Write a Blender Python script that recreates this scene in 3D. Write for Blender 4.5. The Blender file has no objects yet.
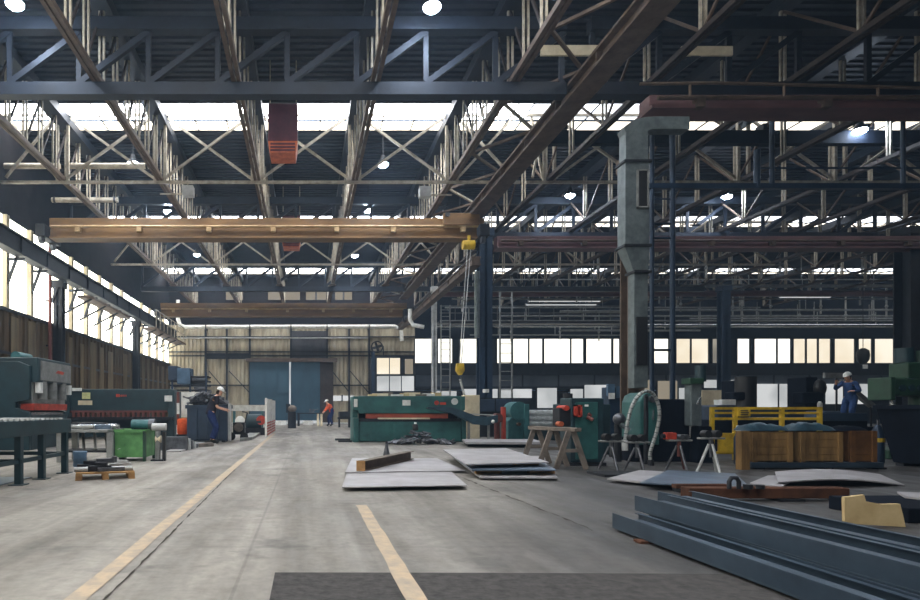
import bpy, math, random
from mathutils import Vector, Matrix
random.seed(11)
C = bpy.context.scene.collection
F, VX, VY, H = 600.0, 306.0, 410.0, 1.05
R = math.radians

def at(px, py, Y):
    return Vector(((px-VX)*Y/F, Y, H+(VY-py)*Y/F))
def gr(px, py, z=0.0):
    Y = (H-z)*F/(py-VY)
    return Vector(((px-VX)*Y/F, Y, z))
def xw(px, Y): return (px-VX)*Y/F
def zw(py, Y): return H+(VY-py)*Y/F
def lin(c):
    return tuple((v/255/12.92) if v/255 <= .04045 else ((v/255+.055)/1.055)**2.4 for v in c)

# ------------------------------------------------------------------ materials
def new_mat(name):
    m = bpy.data.materials.new(name); m.use_nodes = True
    nt = m.node_tree; nt.nodes.clear()
    out = nt.nodes.new('ShaderNodeOutputMaterial')
    return m, nt, out
def paint(name, col, col2=None, rough=.6, metal=0.0, scale=3.0, amount=.6, bump=0.0, stretch=(1,1,1), detail=6):
    m, nt, out = new_mat(name)
    N = nt.nodes; L = nt.links
    b = N.new('ShaderNodeBsdfPrincipled'); L.new(b.outputs[0], out.inputs[0])
    if rough >= .75: b.inputs['Specular IOR Level'].default_value = .08
    b.inputs['Roughness'].default_value = rough; b.inputs['Metallic'].default_value = metal
    tc = N.new('ShaderNodeTexCoord'); mp = N.new('ShaderNodeMapping'); L.new(tc.outputs['Object'], mp.inputs[0])
    mp.inputs['Scale'].default_value = stretch
    nz = N.new('ShaderNodeTexNoise'); L.new(mp.outputs[0], nz.inputs['Vector'])
    nz.inputs['Scale'].default_value = scale; nz.inputs['Detail'].default_value = detail; nz.inputs['Roughness'].default_value = .65
    cr = N.new('ShaderNodeValToRGB'); L.new(nz.outputs['Fac'], cr.inputs[0])
    c1 = lin(col); c2 = lin(col2) if col2 else tuple(v*.45 for v in c1)
    cr.color_ramp.elements[0].position = .5-.25*amount-.08; cr.color_ramp.elements[0].color = (*c2, 1)
    cr.color_ramp.elements[1].position = .5+.12; cr.color_ramp.elements[1].color = (*c1, 1)
    L.new(cr.outputs[0], b.inputs['Base Color'])
    if bump:
        bp = N.new('ShaderNodeBump'); bp.inputs['Strength'].default_value = bump; bp.inputs['Distance'].default_value = .02
        L.new(nz.outputs['Fac'], bp.inputs['Height']); L.new(bp.outputs[0], b.inputs['Normal'])
    return m
def glow(name, col, strength, col2=None, scale=1.0, stretch=(1,1,1)):
    m, nt, out = new_mat(name)
    N = nt.nodes; L = nt.links
    e = N.new('ShaderNodeEmission'); e.inputs['Strength'].default_value = strength; L.new(e.outputs[0], out.inputs[0])
    if col2:
        tc = N.new('ShaderNodeTexCoord'); mp = N.new('ShaderNodeMapping'); L.new(tc.outputs['Object'], mp.inputs[0]); mp.inputs['Scale'].default_value = stretch
        nz = N.new('ShaderNodeTexNoise'); L.new(mp.outputs[0], nz.inputs['Vector']); nz.inputs['Scale'].default_value = scale; nz.inputs['Detail'].default_value = 2
        cr = N.new('ShaderNodeValToRGB'); L.new(nz.outputs['Fac'], cr.inputs[0])
        cr.color_ramp.elements[0].position = .4; cr.color_ramp.elements[0].color = (*lin(col2), 1)
        cr.color_ramp.elements[1].position = .58; cr.color_ramp.elements[1].color = (*lin(col), 1)
        L.new(cr.outputs[0], e.inputs['Color'])
    else:
        e.inputs['Color'].default_value = (*lin(col), 1)
    return m
def concrete(name):
    m, nt, out = new_mat(name); N = nt.nodes; L = nt.links
    b = N.new('ShaderNodeBsdfPrincipled'); L.new(b.outputs[0], out.inputs[0])
    tc = N.new('ShaderNodeTexCoord')
    def noise(scale, stretch=(1,1,1), detail=6, rough=.6):
        mp = N.new('ShaderNodeMapping'); mp.inputs['Scale'].default_value = stretch; L.new(tc.outputs['Object'], mp.inputs[0])
        n = N.new('ShaderNodeTexNoise'); n.inputs['Scale'].default_value = scale; n.inputs['Detail'].default_value = detail; n.inputs['Roughness'].default_value = rough
        L.new(mp.outputs[0], n.inputs['Vector']); return n
    def ramp(src, p0, c0, p1, c1):
        r = N.new('ShaderNodeValToRGB'); L.new(src, r.inputs[0])
        r.color_ramp.elements[0].position = p0; r.color_ramp.elements[0].color = (*c0, 1)
        r.color_ramp.elements[1].position = p1; r.color_ramp.elements[1].color = (*c1, 1); return r
    def mix(kind, fac, a, bb):
        x = N.new('ShaderNodeMixRGB'); x.blend_type = kind
        if isinstance(fac, float): x.inputs[0].default_value = fac
        else: L.new(fac, x.inputs[0])
        L.new(a, x.inputs[1]); L.new(bb, x.inputs[2]); return x
    base = ramp(noise(.55, (1, .6, 1)).outputs['Fac'], .36, lin((140,134,126)), .64, lin((178,172,163)))
    streak = ramp(noise(1.6, (1, .045, 1), 5).outputs['Fac'], .36, lin((150,147,143)), .66, (1,1,1))       # tyre wear along the aisle
    x1 = mix('MULTIPLY', .8, base.outputs[0], streak.outputs[0])
    fine = ramp(noise(9.0, (1,1,1), 8, .75).outputs['Fac'], .33, (.5,.5,.5), .62, (1,1,1))
    x2 = mix('MULTIPLY', .7, x1.outputs[0], fine.outputs[0])
    spots = ramp(noise(1.3, (1, 1.4, 1), 4).outputs['Fac'], .3, (.4,.41,.42), .42, (1,1,1))               # oil stains
    x3 = mix('MULTIPLY', .7, x2.outputs[0], spots.outputs[0])
    # slab joints
    br = N.new('ShaderNodeTexBrick'); br.offset = 0; br.inputs['Scale'].default_value = 1
    br.inputs['Brick Width'].default_value = 3.4; br.inputs['Row Height'].default_value = 2.35; br.inputs['Mortar Size'].default_value = .012
    br.inputs['Color1'].default_value = (1,1,1,1); br.inputs['Color2'].default_value = (.93,.93,.93,1); br.inputs['Mortar'].default_value = (.6,.6,.6,1)
    mp = N.new('ShaderNodeMapping'); mp.inputs['Location'].default_value = (.42,.1,0); L.new(tc.outputs['Object'], mp.inputs[0]); L.new(mp.outputs[0], br.inputs['Vector'])
    x4 = mix('MULTIPLY', .6, x3.outputs[0], br.outputs['Color'])
    # concrete tone multiplied darker and bluer towards the right and the viewer
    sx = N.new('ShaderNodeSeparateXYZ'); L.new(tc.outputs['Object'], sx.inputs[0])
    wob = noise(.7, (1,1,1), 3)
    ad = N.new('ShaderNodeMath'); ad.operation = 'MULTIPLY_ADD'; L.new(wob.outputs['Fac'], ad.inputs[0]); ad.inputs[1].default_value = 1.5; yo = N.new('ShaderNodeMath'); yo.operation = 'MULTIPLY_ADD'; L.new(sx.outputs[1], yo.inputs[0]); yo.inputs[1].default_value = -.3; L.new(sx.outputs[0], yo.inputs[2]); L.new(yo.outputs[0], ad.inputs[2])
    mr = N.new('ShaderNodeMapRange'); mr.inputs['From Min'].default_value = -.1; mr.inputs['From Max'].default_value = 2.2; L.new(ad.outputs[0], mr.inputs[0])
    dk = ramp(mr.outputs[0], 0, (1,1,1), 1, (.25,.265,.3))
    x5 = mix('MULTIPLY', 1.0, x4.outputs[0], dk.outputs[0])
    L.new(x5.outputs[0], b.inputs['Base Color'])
    rr = ramp(noise(2.2, (1,.3,1)).outputs['Fac'], .3, (.38,.38,.38), .7, (.72,.72,.72)); L.new(rr.outputs[0], b.inputs['Roughness'])
    bp = N.new('ShaderNodeBump'); bp.inputs['Strength'].default_value = .12; bp.inputs['Distance'].default_value = .01
    L.new(noise(22, (1,1,1), 6).outputs['Fac'], bp.inputs['Height']); L.new(bp.outputs[0], b.inputs['Normal'])
    return m
def worn(name, col, under, scale=5.0, cover=.5, stretch=(1,1,1)):
    return paint(name, col, under, .7, 0, scale, .5, 0, stretch, 8)

M = dict(
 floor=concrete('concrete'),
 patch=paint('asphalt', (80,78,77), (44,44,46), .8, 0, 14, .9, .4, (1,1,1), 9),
 line=worn('yellow_line_paint', (186,164,136), (146,138,128), 7),
 joint=paint('joint_tar', (58,54,50), (84,80,74), .9, 0, 8),
 roof=paint('roof_sheet', (36,43,56), (22,28,38), .7, .1, 1.2, .8),
 sky=glow('skylight_glass', (250,252,255), 11.0), skyd=glow('dim_skylight_glass', (244,248,255), 1.7), skycd=glow('dim_skylight_cream', (255,246,230), 1.6, (225,214,196), .8),  # weaker glow for the right bays, set to darken that side
 skyc=glow('skylight_cream', (255,244,224), 3.2, (235,222,200), .8),
 lwin=glow('side_window_glass', (255,252,240), 3.2, (238,236,216), .35),
 owin=glow('office_window_white', (255,250,238), .9, (246,240,222), .25),
 owin2=glow('office_window_warm', (250,240,220), .55, (236,222,196), .3),
 owin3=glow('office_window_dim', (214,206,188), .24, (150,146,136), .35),
 gwin=glow('ground_window_white', (238,240,240), .36, (205,208,208), .4),
 gwin2=glow('ground_window_beige', (214,200,176), .2),
 dwin=paint('dim_glass', (92,98,106), (66,72,82), .25, 0, .5),
 lamp=glow('lamp_diffuser', (222,236,255), 150.0),
 cladp=paint('weathered_panel', (112,98,74), (62,52,40), .8, .1, 1.3, .9, 0, (1.6,1.6,.3)),
 walld=paint('dark_wall', (34,32,34), (22,21,24), 1.0, 0, 1.5),  # near-black matte tone of the upper walls
 clad=paint('tan_cladding', (184,174,152), (104,95,82), .75, .1, 1.1, .8, 0, (1.6,1.6,.35)),
 cladd=paint('grimy_cladding', (92,76,56), (40,33,27), .8, .1, 1.3, .9, 0, (1.6,1.6,.3)),
 claddk=paint('dark_cladding', (78,78,82), (50,50,54), .8, .1, 1.1, .8, 0, (1.6,1.6,.35)),
 dark=paint('dark_steel', (36,39,46), (22,24,29), .6, .4, 3),
 navy=paint('navy_steel', (26,35,48), (17,23,32), .55, .3, 2),
 bluep=paint('blue_steel', (36,58,82), (24,38,56), .5, .2, 2),
 brown=paint('rusty_steel', (98,82,70), (54,44,40), .7, .3, 3, .9),
 brownd=paint('dark_rusty_steel', (58,48,44), (32,28,28), .7, .3, 3, .9),
 strut=paint('pale_strut', (176,168,152), (112,102,88), .6, .2, 4, .7),
 gold=paint('crane_ochre', (126,94,56), (72,55,40), .55, .1, 1.6, .8, 0, (.3,1,1.5)),
 goldl=paint('crane_rail_light', (190,164,124), (140,112,78), .5, .2, 3),
 yel=paint('machine_yellow', (222,186,48), (150,120,34), .5, 0, 3, .5),
 red=paint('machine_red', (196,66,44), (130,42,34), .5, 0, 3, .5),
 redb=paint('red_guard', (170,78,54), (120,56,44), .5, 0, 2.5),
 redd=paint('red_brown_paint', (112,58,50), (76,42,40), .6, .1, 2.5, .7),
 maroon=paint('maroon_beam', (112,80,82), (70,52,56), .6, .1, 1.5, .7, 0, (.4,1,1)),
 heater=paint('heater_red', (104,54,66), (76,42,56), .6, 0, 2, .5),
 copper=paint('heater_orange', (210,112,72), (150,70,50), .45, .3, 4, .5),
 teal=paint('machine_teal', (46,98,96), (30,66,68), .5, .05, 2.0, .6),
 teald=paint('dark_teal', (28,56,64), (19,38,46), .5, .05, 2.2, .6),
 tealb=paint('bluish_teal', (58,112,116), (36,78,84), .5, .05, 2.2, .6),
 mgreen=paint('drill_green', (40,74,56), (24,46,38), .5, .05, 3, .6),
 bgreen=paint('bin_green', (100,158,94), (64,112,68), .55, .05, 3, .5),
 galv=paint('galvanised_duct', (108,118,120), (58,68,72), .5, .35, 4, .8, .1),
 grey=paint('grey_paint', (140,142,140), (92,94,94), .55, .1, 3, .6),
 lgrey=paint('light_grey', (196,198,198), (150,152,154), .55, .1, 3, .5),
 white=paint('white_paint', (232,232,228), (190,188,182), .6, 0, 3, .3),
 cream=paint('wind_board', (226,214,186), (190,176,146), .6, 0, 2, .4),
 sheet=paint('steel_sheet', (184,182,186), (146,143,146), .42, .35, 1.6, .6),
 sheetd=paint('blue_steel_sheet', (118,136,156), (80,94,112), .35, .5, 2, .6),
 chan=paint('primed_channel', (62,78,94), (44,56,70), .36, .35, 2.5, .6),
 rollw=paint('pale_roll', (216,222,226), (170,176,182), .3, .15, 6, .4),
 chrome=paint('bright_steel', (214,218,222), (160,166,172), .25, .85, 6, .4),
 iron=paint('scrap_iron', (104,106,112), (44,46,52), .42, .7, 6, .8),
 black=paint('black_rubber', (22,23,26), (14,15,18), .55, 0, 5, .4),
 wood=paint('crate_wood', (140,110,70), (48,40,33), .75, 0, 1.6, .8, .2, (3,3,.6)),
 woodb=paint('brown_board', (112,78,46), (66,46,32), .75, 0, 2.2, .8, .1),
 wood2=paint('trestle_wood', (124,115,107), (74,69,65), .8, 0, 4, .8, .2),
 pine=paint('pallet_pine', (172,134,90), (118,88,60), .75, 0, 5, .6, .2),
 tim=paint('rust_timber', (92,62,48), (54,40,36), .8, 0, 4, .8, .2),
 card=paint('cardboard', (206,184,140), (176,152,110), .8, 0, 2.5, .5),
 tarp=paint('blue_tarp', (46,74,88), (24,40,52), .45, 0, 3, .7, .3),
 binb=paint('navy_bin', (44,62,84), (28,42,58), .55, .1, 2, .6),
 bind=paint('black_blue_bin', (20,27,38), (12,16,24), .8, .1, 2, .6),
 doorb=paint('blue_door', (46,80,98), (32,56,72), .6, .1, .8, .8, 0, (1,1,.4)),
 hose=paint('pale_hose', (176,180,178), (130,134,134), .5, 0, 8, .5),
 drum=paint('drum_blue', (76,104,130), (52,76,100), .5, .05, 3, .5),
 skin=paint('skin', (206,158,132), (190,140,116), .55, 0, 8, .3),
 cloth=paint('navy_workwear', (40,54,96), (28,38,70), .85, 0, 9, .5),
 clothb=paint('blue_workwear', (62,88,138), (44,64,106), .85, 0, 9, .5),
 shirtd=paint('dark_shirt', (46,44,52), (32,32,38), .85, 0, 9, .5),
 orange=paint('orange_jacket', (220,96,52), (180,72,42), .8, 0, 9, .4),
 helmet=paint('white_helmet', (236,236,234), (214,214,212), .35, 0, 5, .3),
 hair=paint('dark_hair', (50,38,30), (30,24,20), .8, 0, 12, .4),
 eye=paint('eye', (20,18,18), (12,12,12), .2),
 lab=paint('label_white', (226,228,226), (206,208,206), .6, 0, 9, .2),
 laby=paint('label_yellow', (214,218,160), (190,194,140), .6, 0, 9, .2),
 ink=paint('label_ink', (60,62,66), (50,52,56), .7),
)

# ------------------------------------------------------------------ mesh builder
class MB:
    def __init__(s): s.v, s.f, s.sm = [], [], []
    def add(s, vs, fs, smooth=False):
        n = len(s.v); s.v += [Vector(v) for v in vs]
        for f in fs: s.f.append([n+i for i in f]); s.sm.append(smooth)
        return s
    def box(s, x0, x1, y0, y1, z0, z1):
        vs = [(x,y,z) for z in (z0,z1) for y in (y0,y1) for x in (x0,x1)]
        return s.add(vs, [(0,2,3,1),(4,5,7,6),(0,1,5,4),(2,6,7,3),(0,4,6,2),(1,3,7,5)])
    def obox(s, c, size, rot=(0,0,0)):
        m = Matrix.Rotation(rot[2],3,'Z') @ Matrix.Rotation(rot[1],3,'Y') @ Matrix.Rotation(rot[0],3,'X')
        a,b,d = size[0]/2, size[1]/2, size[2]/2; c = Vector(c)
        vs = [c+m@Vector((x,y,z)) for z in (-d,d) for y in (-b,b) for x in (-a,a)]
        return s.add(vs, [(0,2,3,1),(4,5,7,6),(0,1,5,4),(2,6,7,3),(0,4,6,2),(1,3,7,5)])
    def bar(s, p, q, w=.05, h=None, up=(0,0,1)):
        p, q = Vector(p), Vector(q); h = h or w
        d = (q-p).normalized(); u = Vector(up)
        if abs(d.dot(u)) > .98: u = Vector((0,1,0))
        a = d.cross(u).normalized(); b = a.cross(d).normalized()
        vs = [e+a*x*w/2+b*z*h/2 for e in (p,q) for z in (-1,1) for x in (-1,1)]
        return s.add(vs, [(0,1,3,2),(4,6,7,5),(0,4,5,1),(2,3,7,6),(0,2,6,4),(1,5,7,3)])
    def tube(s, pts, r, n=10, cap=True):
        pts = [Vector(p) for p in pts]; rs = r if isinstance(r,(list,tuple)) else [r]*len(pts)
        rings = []; prev = None
        for i,p in enumerate(pts):
            d = (pts[min(i+1,len(pts)-1)]-pts[max(i-1,0)])
            d = d.normalized() if d.length>1e-9 else Vector((0,0,1))
            if prev is None:
                u = Vector((0,0,1)) if abs(d.z)<.9 else Vector((0,1,0))
                a = d.cross(u).normalized()
            else:
                a = (prev-d*prev.dot(d)); a = a.normalized() if a.length>1e-6 else d.orthogonal().normalized()
            prev = a; b = d.cross(a)
            rings.append([p+(a*math.cos(t)+b*math.sin(t))*rs[i] for t in [2*math.pi*k/n for k in range(n)]])
        vs = [v for g in rings for v in g]; fs = []
        for i in range(len(rings)-1):
            for k in range(n): fs.append((i*n+k, i*n+(k+1)%n, (i+1)*n+(k+1)%n, (i+1)*n+k))
        s.add(vs, fs, True)
        if cap:
            s.add(rings[0], [tuple(reversed(range(n)))]); s.add(rings[-1], [tuple(range(n))])
        return s
    def prism(s, outline, axis, a, b):
        # outline 2D points; axis 'y': (x,z) pts extruded y a..b ; 'x': (y,z) ; 'z': (x,y)
        def mk(p,t):
            return {'y':(p[0],t,p[1]),'x':(t,p[0],p[1]),'z':(p[0],p[1],t)}[axis]
        n = len(outline); vs = [mk(p,a) for p in outline]+[mk(p,b) for p in outline]
        fs = [tuple(range(n)), tuple(reversed(range(n,2*n)))]+[(i,i+n,(i+1)%n+n,(i+1)%n) for i in range(n)]
        return s.add(vs, fs)
    def ball(s, c, r, n=10, m=7, sc=(1,1,1)):
        c = Vector(c); vs=[]; fs=[]
        for j in range(m+1):
            t = math.pi*j/m
            for i in range(n):
                p = 2*math.pi*i/n
                vs.append(c+Vector((math.sin(t)*math.cos(p)*sc[0],math.sin(t)*math.sin(p)*sc[1],math.cos(t)*sc[2]))*r)
        for j in range(m):
            for i in range(n): fs.append((j*n+i,(j+1)*n+i,(j+1)*n+(i+1)%n,j*n+(i+1)%n))
        return s.add(vs, fs, True)
    def lathe(s, c, prof, n=16):
        c = Vector(c); vs=[]; fs=[]
        for (r,z) in prof:
            for i in range(n): vs.append(c+Vector((r*math.cos(2*math.pi*i/n), r*math.sin(2*math.pi*i/n), z)))
        for j in range(len(prof)-1):
            for i in range(n): fs.append((j*n+i,j*n+(i+1)%n,(j+1)*n+(i+1)%n,(j+1)*n+i))
        s.add(vs, fs, True)
        s.add(vs[:n],[tuple(reversed(range(n)))]); s.add(vs[-n:],[tuple(range(n))]); return s
    def mesh(s, name, off=Vector()):
        me = bpy.data.meshes.new(name)
        me.from_pydata([tuple(v-off) for v in s.v], [], s.f)
        me.polygons.foreach_set('use_smooth', s.sm)
        me.update(); return me

BASE = {}
def thing(name, label, cat, loc=(0,0,0), group=None, rz=0.0, local=False):
    o = bpy.data.objects.new(name, None); C.objects.link(o)
    o.location = loc; o.rotation_euler = (0,0,rz); o.empty_display_size = .1
    o['label'] = label; o['category'] = cat
    if group: o['group'] = group
    BASE[o.name] = Vector((0,0,0)) if local else Vector(loc)
    return o
def part(name, mb, mat, par, bev=0.0, label=None, kind=None):
    off = BASE[par.name]
    o = bpy.data.objects.new(name, mb.mesh(name, off)); C.objects.link(o)
    o.data.materials.append(M[mat] if isinstance(mat,str) else mat); o.parent = par
    BASE[o.name] = off
    if bev: b = o.modifiers.new('bevel','BEVEL'); b.width = bev; b.segments = 2; b.limit_method = 'ANGLE'
    if label: o['label'] = label
    if kind: o['kind'] = kind
    return o
def single(name, mb, mat, label, cat, loc, group=None, bev=0.0, kind=None):
    o = bpy.data.objects.new(name, mb.mesh(name, Vector(loc))); C.objects.link(o)
    o.location = loc; o.data.materials.append(M[mat]); BASE[o.name] = Vector(loc)
    o['label'] = label; o['category'] = cat
    if group: o['group'] = group
    if kind: o['kind'] = kind
    if bev: b = o.modifiers.new('bevel','BEVEL'); b.width = bev; b.segments = 2; b.limit_method = 'ANGLE'
    return o
def struct(name, mb, mat, par=None, kind='structure'):
    o = bpy.data.objects.new(name, mb.mesh(name)); C.objects.link(o)
    o.data.materials.append(M[mat])
    if par: o.parent = par
    else: o['kind'] = kind
    BASE[o.name] = Vector(); return o
def dup(root, loc, label=None, group=None, rz=None):
    r = root.copy(); C.objects.link(r); r.location = loc; BASE[r.name] = Vector()
    if rz is not None: r.rotation_euler = (0,0,rz)
    if label: r['label'] = label
    if group: r['group'] = group
    for ch in list(root.children):
        c = ch.copy(); C.objects.link(c); c.parent = r
        for g in list(ch.children):
            d = g.copy(); C.objects.link(d); d.parent = c
    return r
ORD = ['first','second','third','fourth','fifth','sixth','seventh','eighth','ninth','tenth','eleventh','twelfth','thirteenth','fourteenth','fifteenth']

# ------------------------------------------------------------------ camera, world
cam = bpy.data.cameras.new('camera'); co = bpy.data.objects.new('camera', cam); C.objects.link(co)
co.location = (0,0,H); co.rotation_euler = (R(90),0,0)
cam.sensor_width = 36; cam.lens = F/920*36; cam.shift_x = (460-VX)/920; cam.shift_y = (VY-300)/920
cam.clip_end = 200
sc = bpy.context.scene; sc.camera = co
w = bpy.data.worlds.new('world'); sc.world = w; w.use_nodes = True
bg = w.node_tree.nodes['Background']; bg.inputs[0].default_value = (.55,.68,.9,1); bg.inputs[1].default_value = .2
vs = sc.view_settings; vs.view_transform = 'Standard'; vs.look = 'None'; vs.gamma = 1; vs.use_curve_mapping = False; vs.exposure = 1.12

# ------------------------------------------------------------------ setting
XL, XR, YB, ZR = -10.5, 49.0, 46.0, 11.25
Y0 = -6.0
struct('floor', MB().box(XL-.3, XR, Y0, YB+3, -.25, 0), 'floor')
# asphalt patch, painted lines, joints
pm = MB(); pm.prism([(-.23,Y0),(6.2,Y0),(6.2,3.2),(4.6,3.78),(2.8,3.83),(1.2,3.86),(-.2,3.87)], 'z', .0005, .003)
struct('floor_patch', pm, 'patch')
def strip(xa, ya, xb, yb, wd, z, n=60, jit=.006):
    mb = MB(); L = []; Rr = []
    for i in range(n+1):
        t = i/n; x = xa+(xb-xa)*t; y = ya+(yb-ya)*t
        L.append((x-wd/2+random.uniform(-jit,jit), y)); Rr.append((x+wd/2+random.uniform(-jit,jit), y))
    for i in range(n):
        a,b,c,d = L[i],Rr[i],Rr[i+1],L[i+1]
        mb.add([(a[0],a[1],z),(b[0],b[1],z),(c[0],c[1],z),(d[0],d[1],z)], [(0,1,2,3)])
    return mb
struct('floor_line_marking', strip(-1.215,Y0,-1.42,27,.125,.0045), 'line')
struct('floor_line_marking', strip(.6,Y0,.61,6.6,.12,.0045), 'line')
struct('floor_joint_line', strip(-1.09,2.2,-1.3,13,.014,.004,110,.009), 'joint')
cr = gr(455,475); c2 = gr(594,531)
struct('floor_crack_line', strip(c2.x,c2.y,cr.x,cr.y,.016,.004,60,.02), 'joint')
# roof: ribbed sheets with skylight bands across the whole hall
SKY = [(-3.2,-1.2),(8.35,10.35),(19.9,21.9),(31.45,33.45),(43.0,45.0)]
rib = MB(); y = Y0; n = 0
def ribs(ya, yb):
    pts = []; k = int((yb-ya)/.28); st = (yb-ya)/k
    for i in range(k):
        b = ya+i*st
        pts += [(b,ZR),(b+st*.42,ZR),(b+st*.5,ZR-.06),(b+st*.92,ZR-.06)]
    pts.append((yb,ZR)); return pts
edges = [Y0]+[e for s_ in SKY for e in s_]+[YB+3]
for i in range(0, len(edges), 2):
    pts = ribs(edges[i], edges[i+1])
    top = [(pts[-1][0],ZR+.25),(pts[0][0],ZR+.25)]
    rib.prism(pts+top, 'x', XL-.3, XR)
struct('ceiling', rib, 'roof')
bays = [(XL, 7.6), (7.6, 25.2), (25.2, XR)]
wn = 0
for (ya,yb) in SKY:
    for (xa,xb) in bays:
        if xa > 0 and ya < 15:
            struct('ceiling_panel', MB().box(xa, xb, ya-.05, yb+.05, ZR-.02, ZR+.1), 'roof'); continue
        wn += 1
        yc = ya+ (yb-ya)*.62
        o = struct('window_%d'%wn, MB().box(xa, xb, ya, yc, ZR+.02, ZR+.05), 'sky' if xa < 0 else 'skyd')
        struct('lower_pane', MB().box(xa, xb, yc, yb, ZR+.02, ZR+.05), 'skyc' if xa < 0 else 'skycd', o)
        g = MB()
        x = xa
        while x < xb: g.box(x-.02, x+.02, ya, yb, ZR-.02, ZR+.02); x += 1.1
        g.box(xa, xb, yc-.03, yc+.03, ZR-.03, ZR+.02)
        struct('glazing_bar', g, 'navy', o)
# left wall: cladding below, long window band, upper wall
def corr(a, b, z0, z1, pitch, dep, face):
    # corrugated wall; face 'x+' at x=face pos (facing +x), runs along y ; 'y-' runs along x facing -y
    kind, pos = face; k = max(1,int((b-a)/pitch)); st = (b-a)/k; pts = []
    for i in range(k):
        t = a+i*st; pts += [(t,0),(t+st*.4,0),(t+st*.5,dep),(t+st*.9,dep)]
    pts.append((b,0))
    mb = MB()
    if kind == 'x+': mb.prism([(pos+d,t) for t,d in pts]+[(pos-.15,b),(pos-.15,a)], 'z', z0, z1)
    else: mb.prism([(t,pos-d) for t,d in pts]+[(b,pos+.15),(a,pos+.15)], 'z', z0, z1)
    return mb
wl = struct('wall_left', corr(Y0, YB, 0, 4.55, .5, .07, ('x+',XL)), 'cladd')
struct('upper_wall', MB().box(XL-.15, XL, Y0, YB, 7.85, ZR), 'walld', wl)
g = MB(); g.box(XL, XL+.1, Y0, YB, 4.5, 4.62); g.box(XL, XL+.08, Y0, YB, 3.0, 3.1)
struct('sill_rail', g, 'dark', wl)
pn = MB(); y = 14.7
while y < YB:
    if random.random() < .75: pn.box(XL+.071, XL+.085, y, y+random.uniform(.35,.9), 1.6+random.random()*.5, 4.1+random.random()*.4)
    y += 1.3
struct('patched_panel', pn, 'cladp', wl)
LCOL = [2.35, 13.4, 24.75, 36.0]
wn += 1
for (ya,yb) in [(Y0,2.2),(2.5,13.25),(13.55,24.6),(24.9,35.85),(36.15,YB)]:
    o = struct('window_%d'%wn, MB().box(XL-.08, XL-.05, ya, yb, 4.55, 7.85), 'lwin'); wn += 1
    k = round((yb-ya)/1.83); 
    for i in range(1, k):
        struct('mullion', MB().box(XL-.06, XL+.12, ya+(yb-ya)*i/k-.1, ya+(yb-ya)*i/k+.1, 4.6, 7.85), 'clad', o)
    g = MB(); g.box(XL-.05, XL, ya, yb, 6.95, 7.0); g.box(XL-.05, XL, ya, yb, 7.4, 7.44)
    struct('transom', g, 'dark', o)
# back wall left part with cladding, big sliding door
xo = 8.35
wb = struct('wall_back', corr(XL, xo, 0, 7.6, .3, .05, ('y-',YB)), 'clad')
struct('upper_wall', MB().box(XL, xo, YB, YB+.2, 7.6, ZR+.1), 'walld', wb); struct('upper_wall', MB().box(xo, XR, YB, YB+.2, 7.6, ZR+.1), 'bind', wb)
g = MB()
for zz in (2.9, 5.15, 5.45, 6.6, 7.55): g.box(XL, xo, YB-.16, YB-.05, zz, zz+.09)
struct('girt', g, 'dark', wb)
g = MB()
for px in (206, 227, 250, 291, 327, 349, 369): g.box(xw(px,YB)-.07, xw(px,YB)+.07, YB-.2, YB-.06, 0, 7.6)
struct('wall_post', g, 'dark', wb)
struct('dark_panel', MB().box(xw(291,YB), xw(327,YB), YB-.12, YB-.06, 4.9, 7.1), 'claddk', wb)
struct('dark_panel', MB().box(xw(205,YB), xw(250,YB), YB-.12, YB-.06, 4.95, 5.4), 'dark', wb)
g = MB()
for (xa,xb) in ((209,227),(229,249),(332,349),(350,368)):
    g.bar(at(xa,371,YB-.15), at(xb,392,YB-.15), .06)
struct('diagonal_brace', g, 'dark', wb)
xd0, xd1, xdm, zd = xw(250,YB-.3), xw(320,YB-.3), xw(290,YB-.3), 4.7
d1 = struct('door_1', MB().box(xd0, xdm-.06, YB-.36, YB-.26, .25, zd), 'doorb')
g = MB()
for i in range(4):
    x = xd0+.1+i*(xdm-xd0-.2)/3; g.box(x-.04, x+.04, YB-.4, YB-.36, .3, zd-.1)
g.box(xd0, xdm-.06, YB-.4, YB-.36, 2.3, 2.42); struct('door_rib', g, 'doorb', d1)
d2 = struct('door_2', MB().box(xdm+.06, xd1, YB-.32, YB-.22, .25, zd), 'doorb')
g = MB()
for i in range(4):
    x = xdm+.16+i*(xd1-xdm-.3)/3; g.box(x-.04, x+.04, YB-.36, YB-.32, .3, zd-.1)
struct('door_rib', g, 'doorb', d2)
struct('door_gap', MB().box(xdm-.06, xdm+.06, YB-.25, YB-.22, .2, zd), 'gwin', d2)
struct('threshold_gap', MB().box(xd0, xd1, YB-.25, YB-.22, .02, .25), 'gwin', d2)
struct('side_panel', MB().box(xd1, xw(333,YB), YB-.3, YB-.2, 0, zd), 'brownd', d2)
struct('trim_1', MB().box(xd0-.3, xw(333,YB)+.3, YB-.55, YB-.2, zd, zd+.28), 'brown')
o = struct('window_%d'%wn, MB().box(xw(331,YB), xw(354,YB), YB-.11, YB-.09, 1.75, 2.15), 'gwin'); wn += 1
struct('mullion', MB().box(xw(342,YB)-.05, xw(342,YB)+.05, YB-.16, YB-.08, 1.7, 2.2), 'dark', o)
struct('baseboard_back', MB().box(XL, xo, YB-.9, YB-.06, 0, .1), 'lgrey')
for (a,b) in ((226,243),(268,300),(306,326),(335,352)):
    o = struct('window_%d'%wn, MB().box(xw(a,YB), xw(b,YB), YB-.06, YB-.02, zw(300,YB), zw(289,YB)), 'gwin2'); wn += 1
    struct('window_frame', MB().box(xw((a+b)/2,YB)-.06, xw((a+b)/2,YB)+.06, YB-.1, YB-.03, zw(300,YB), zw(289,YB)), 'dark', o)
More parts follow.
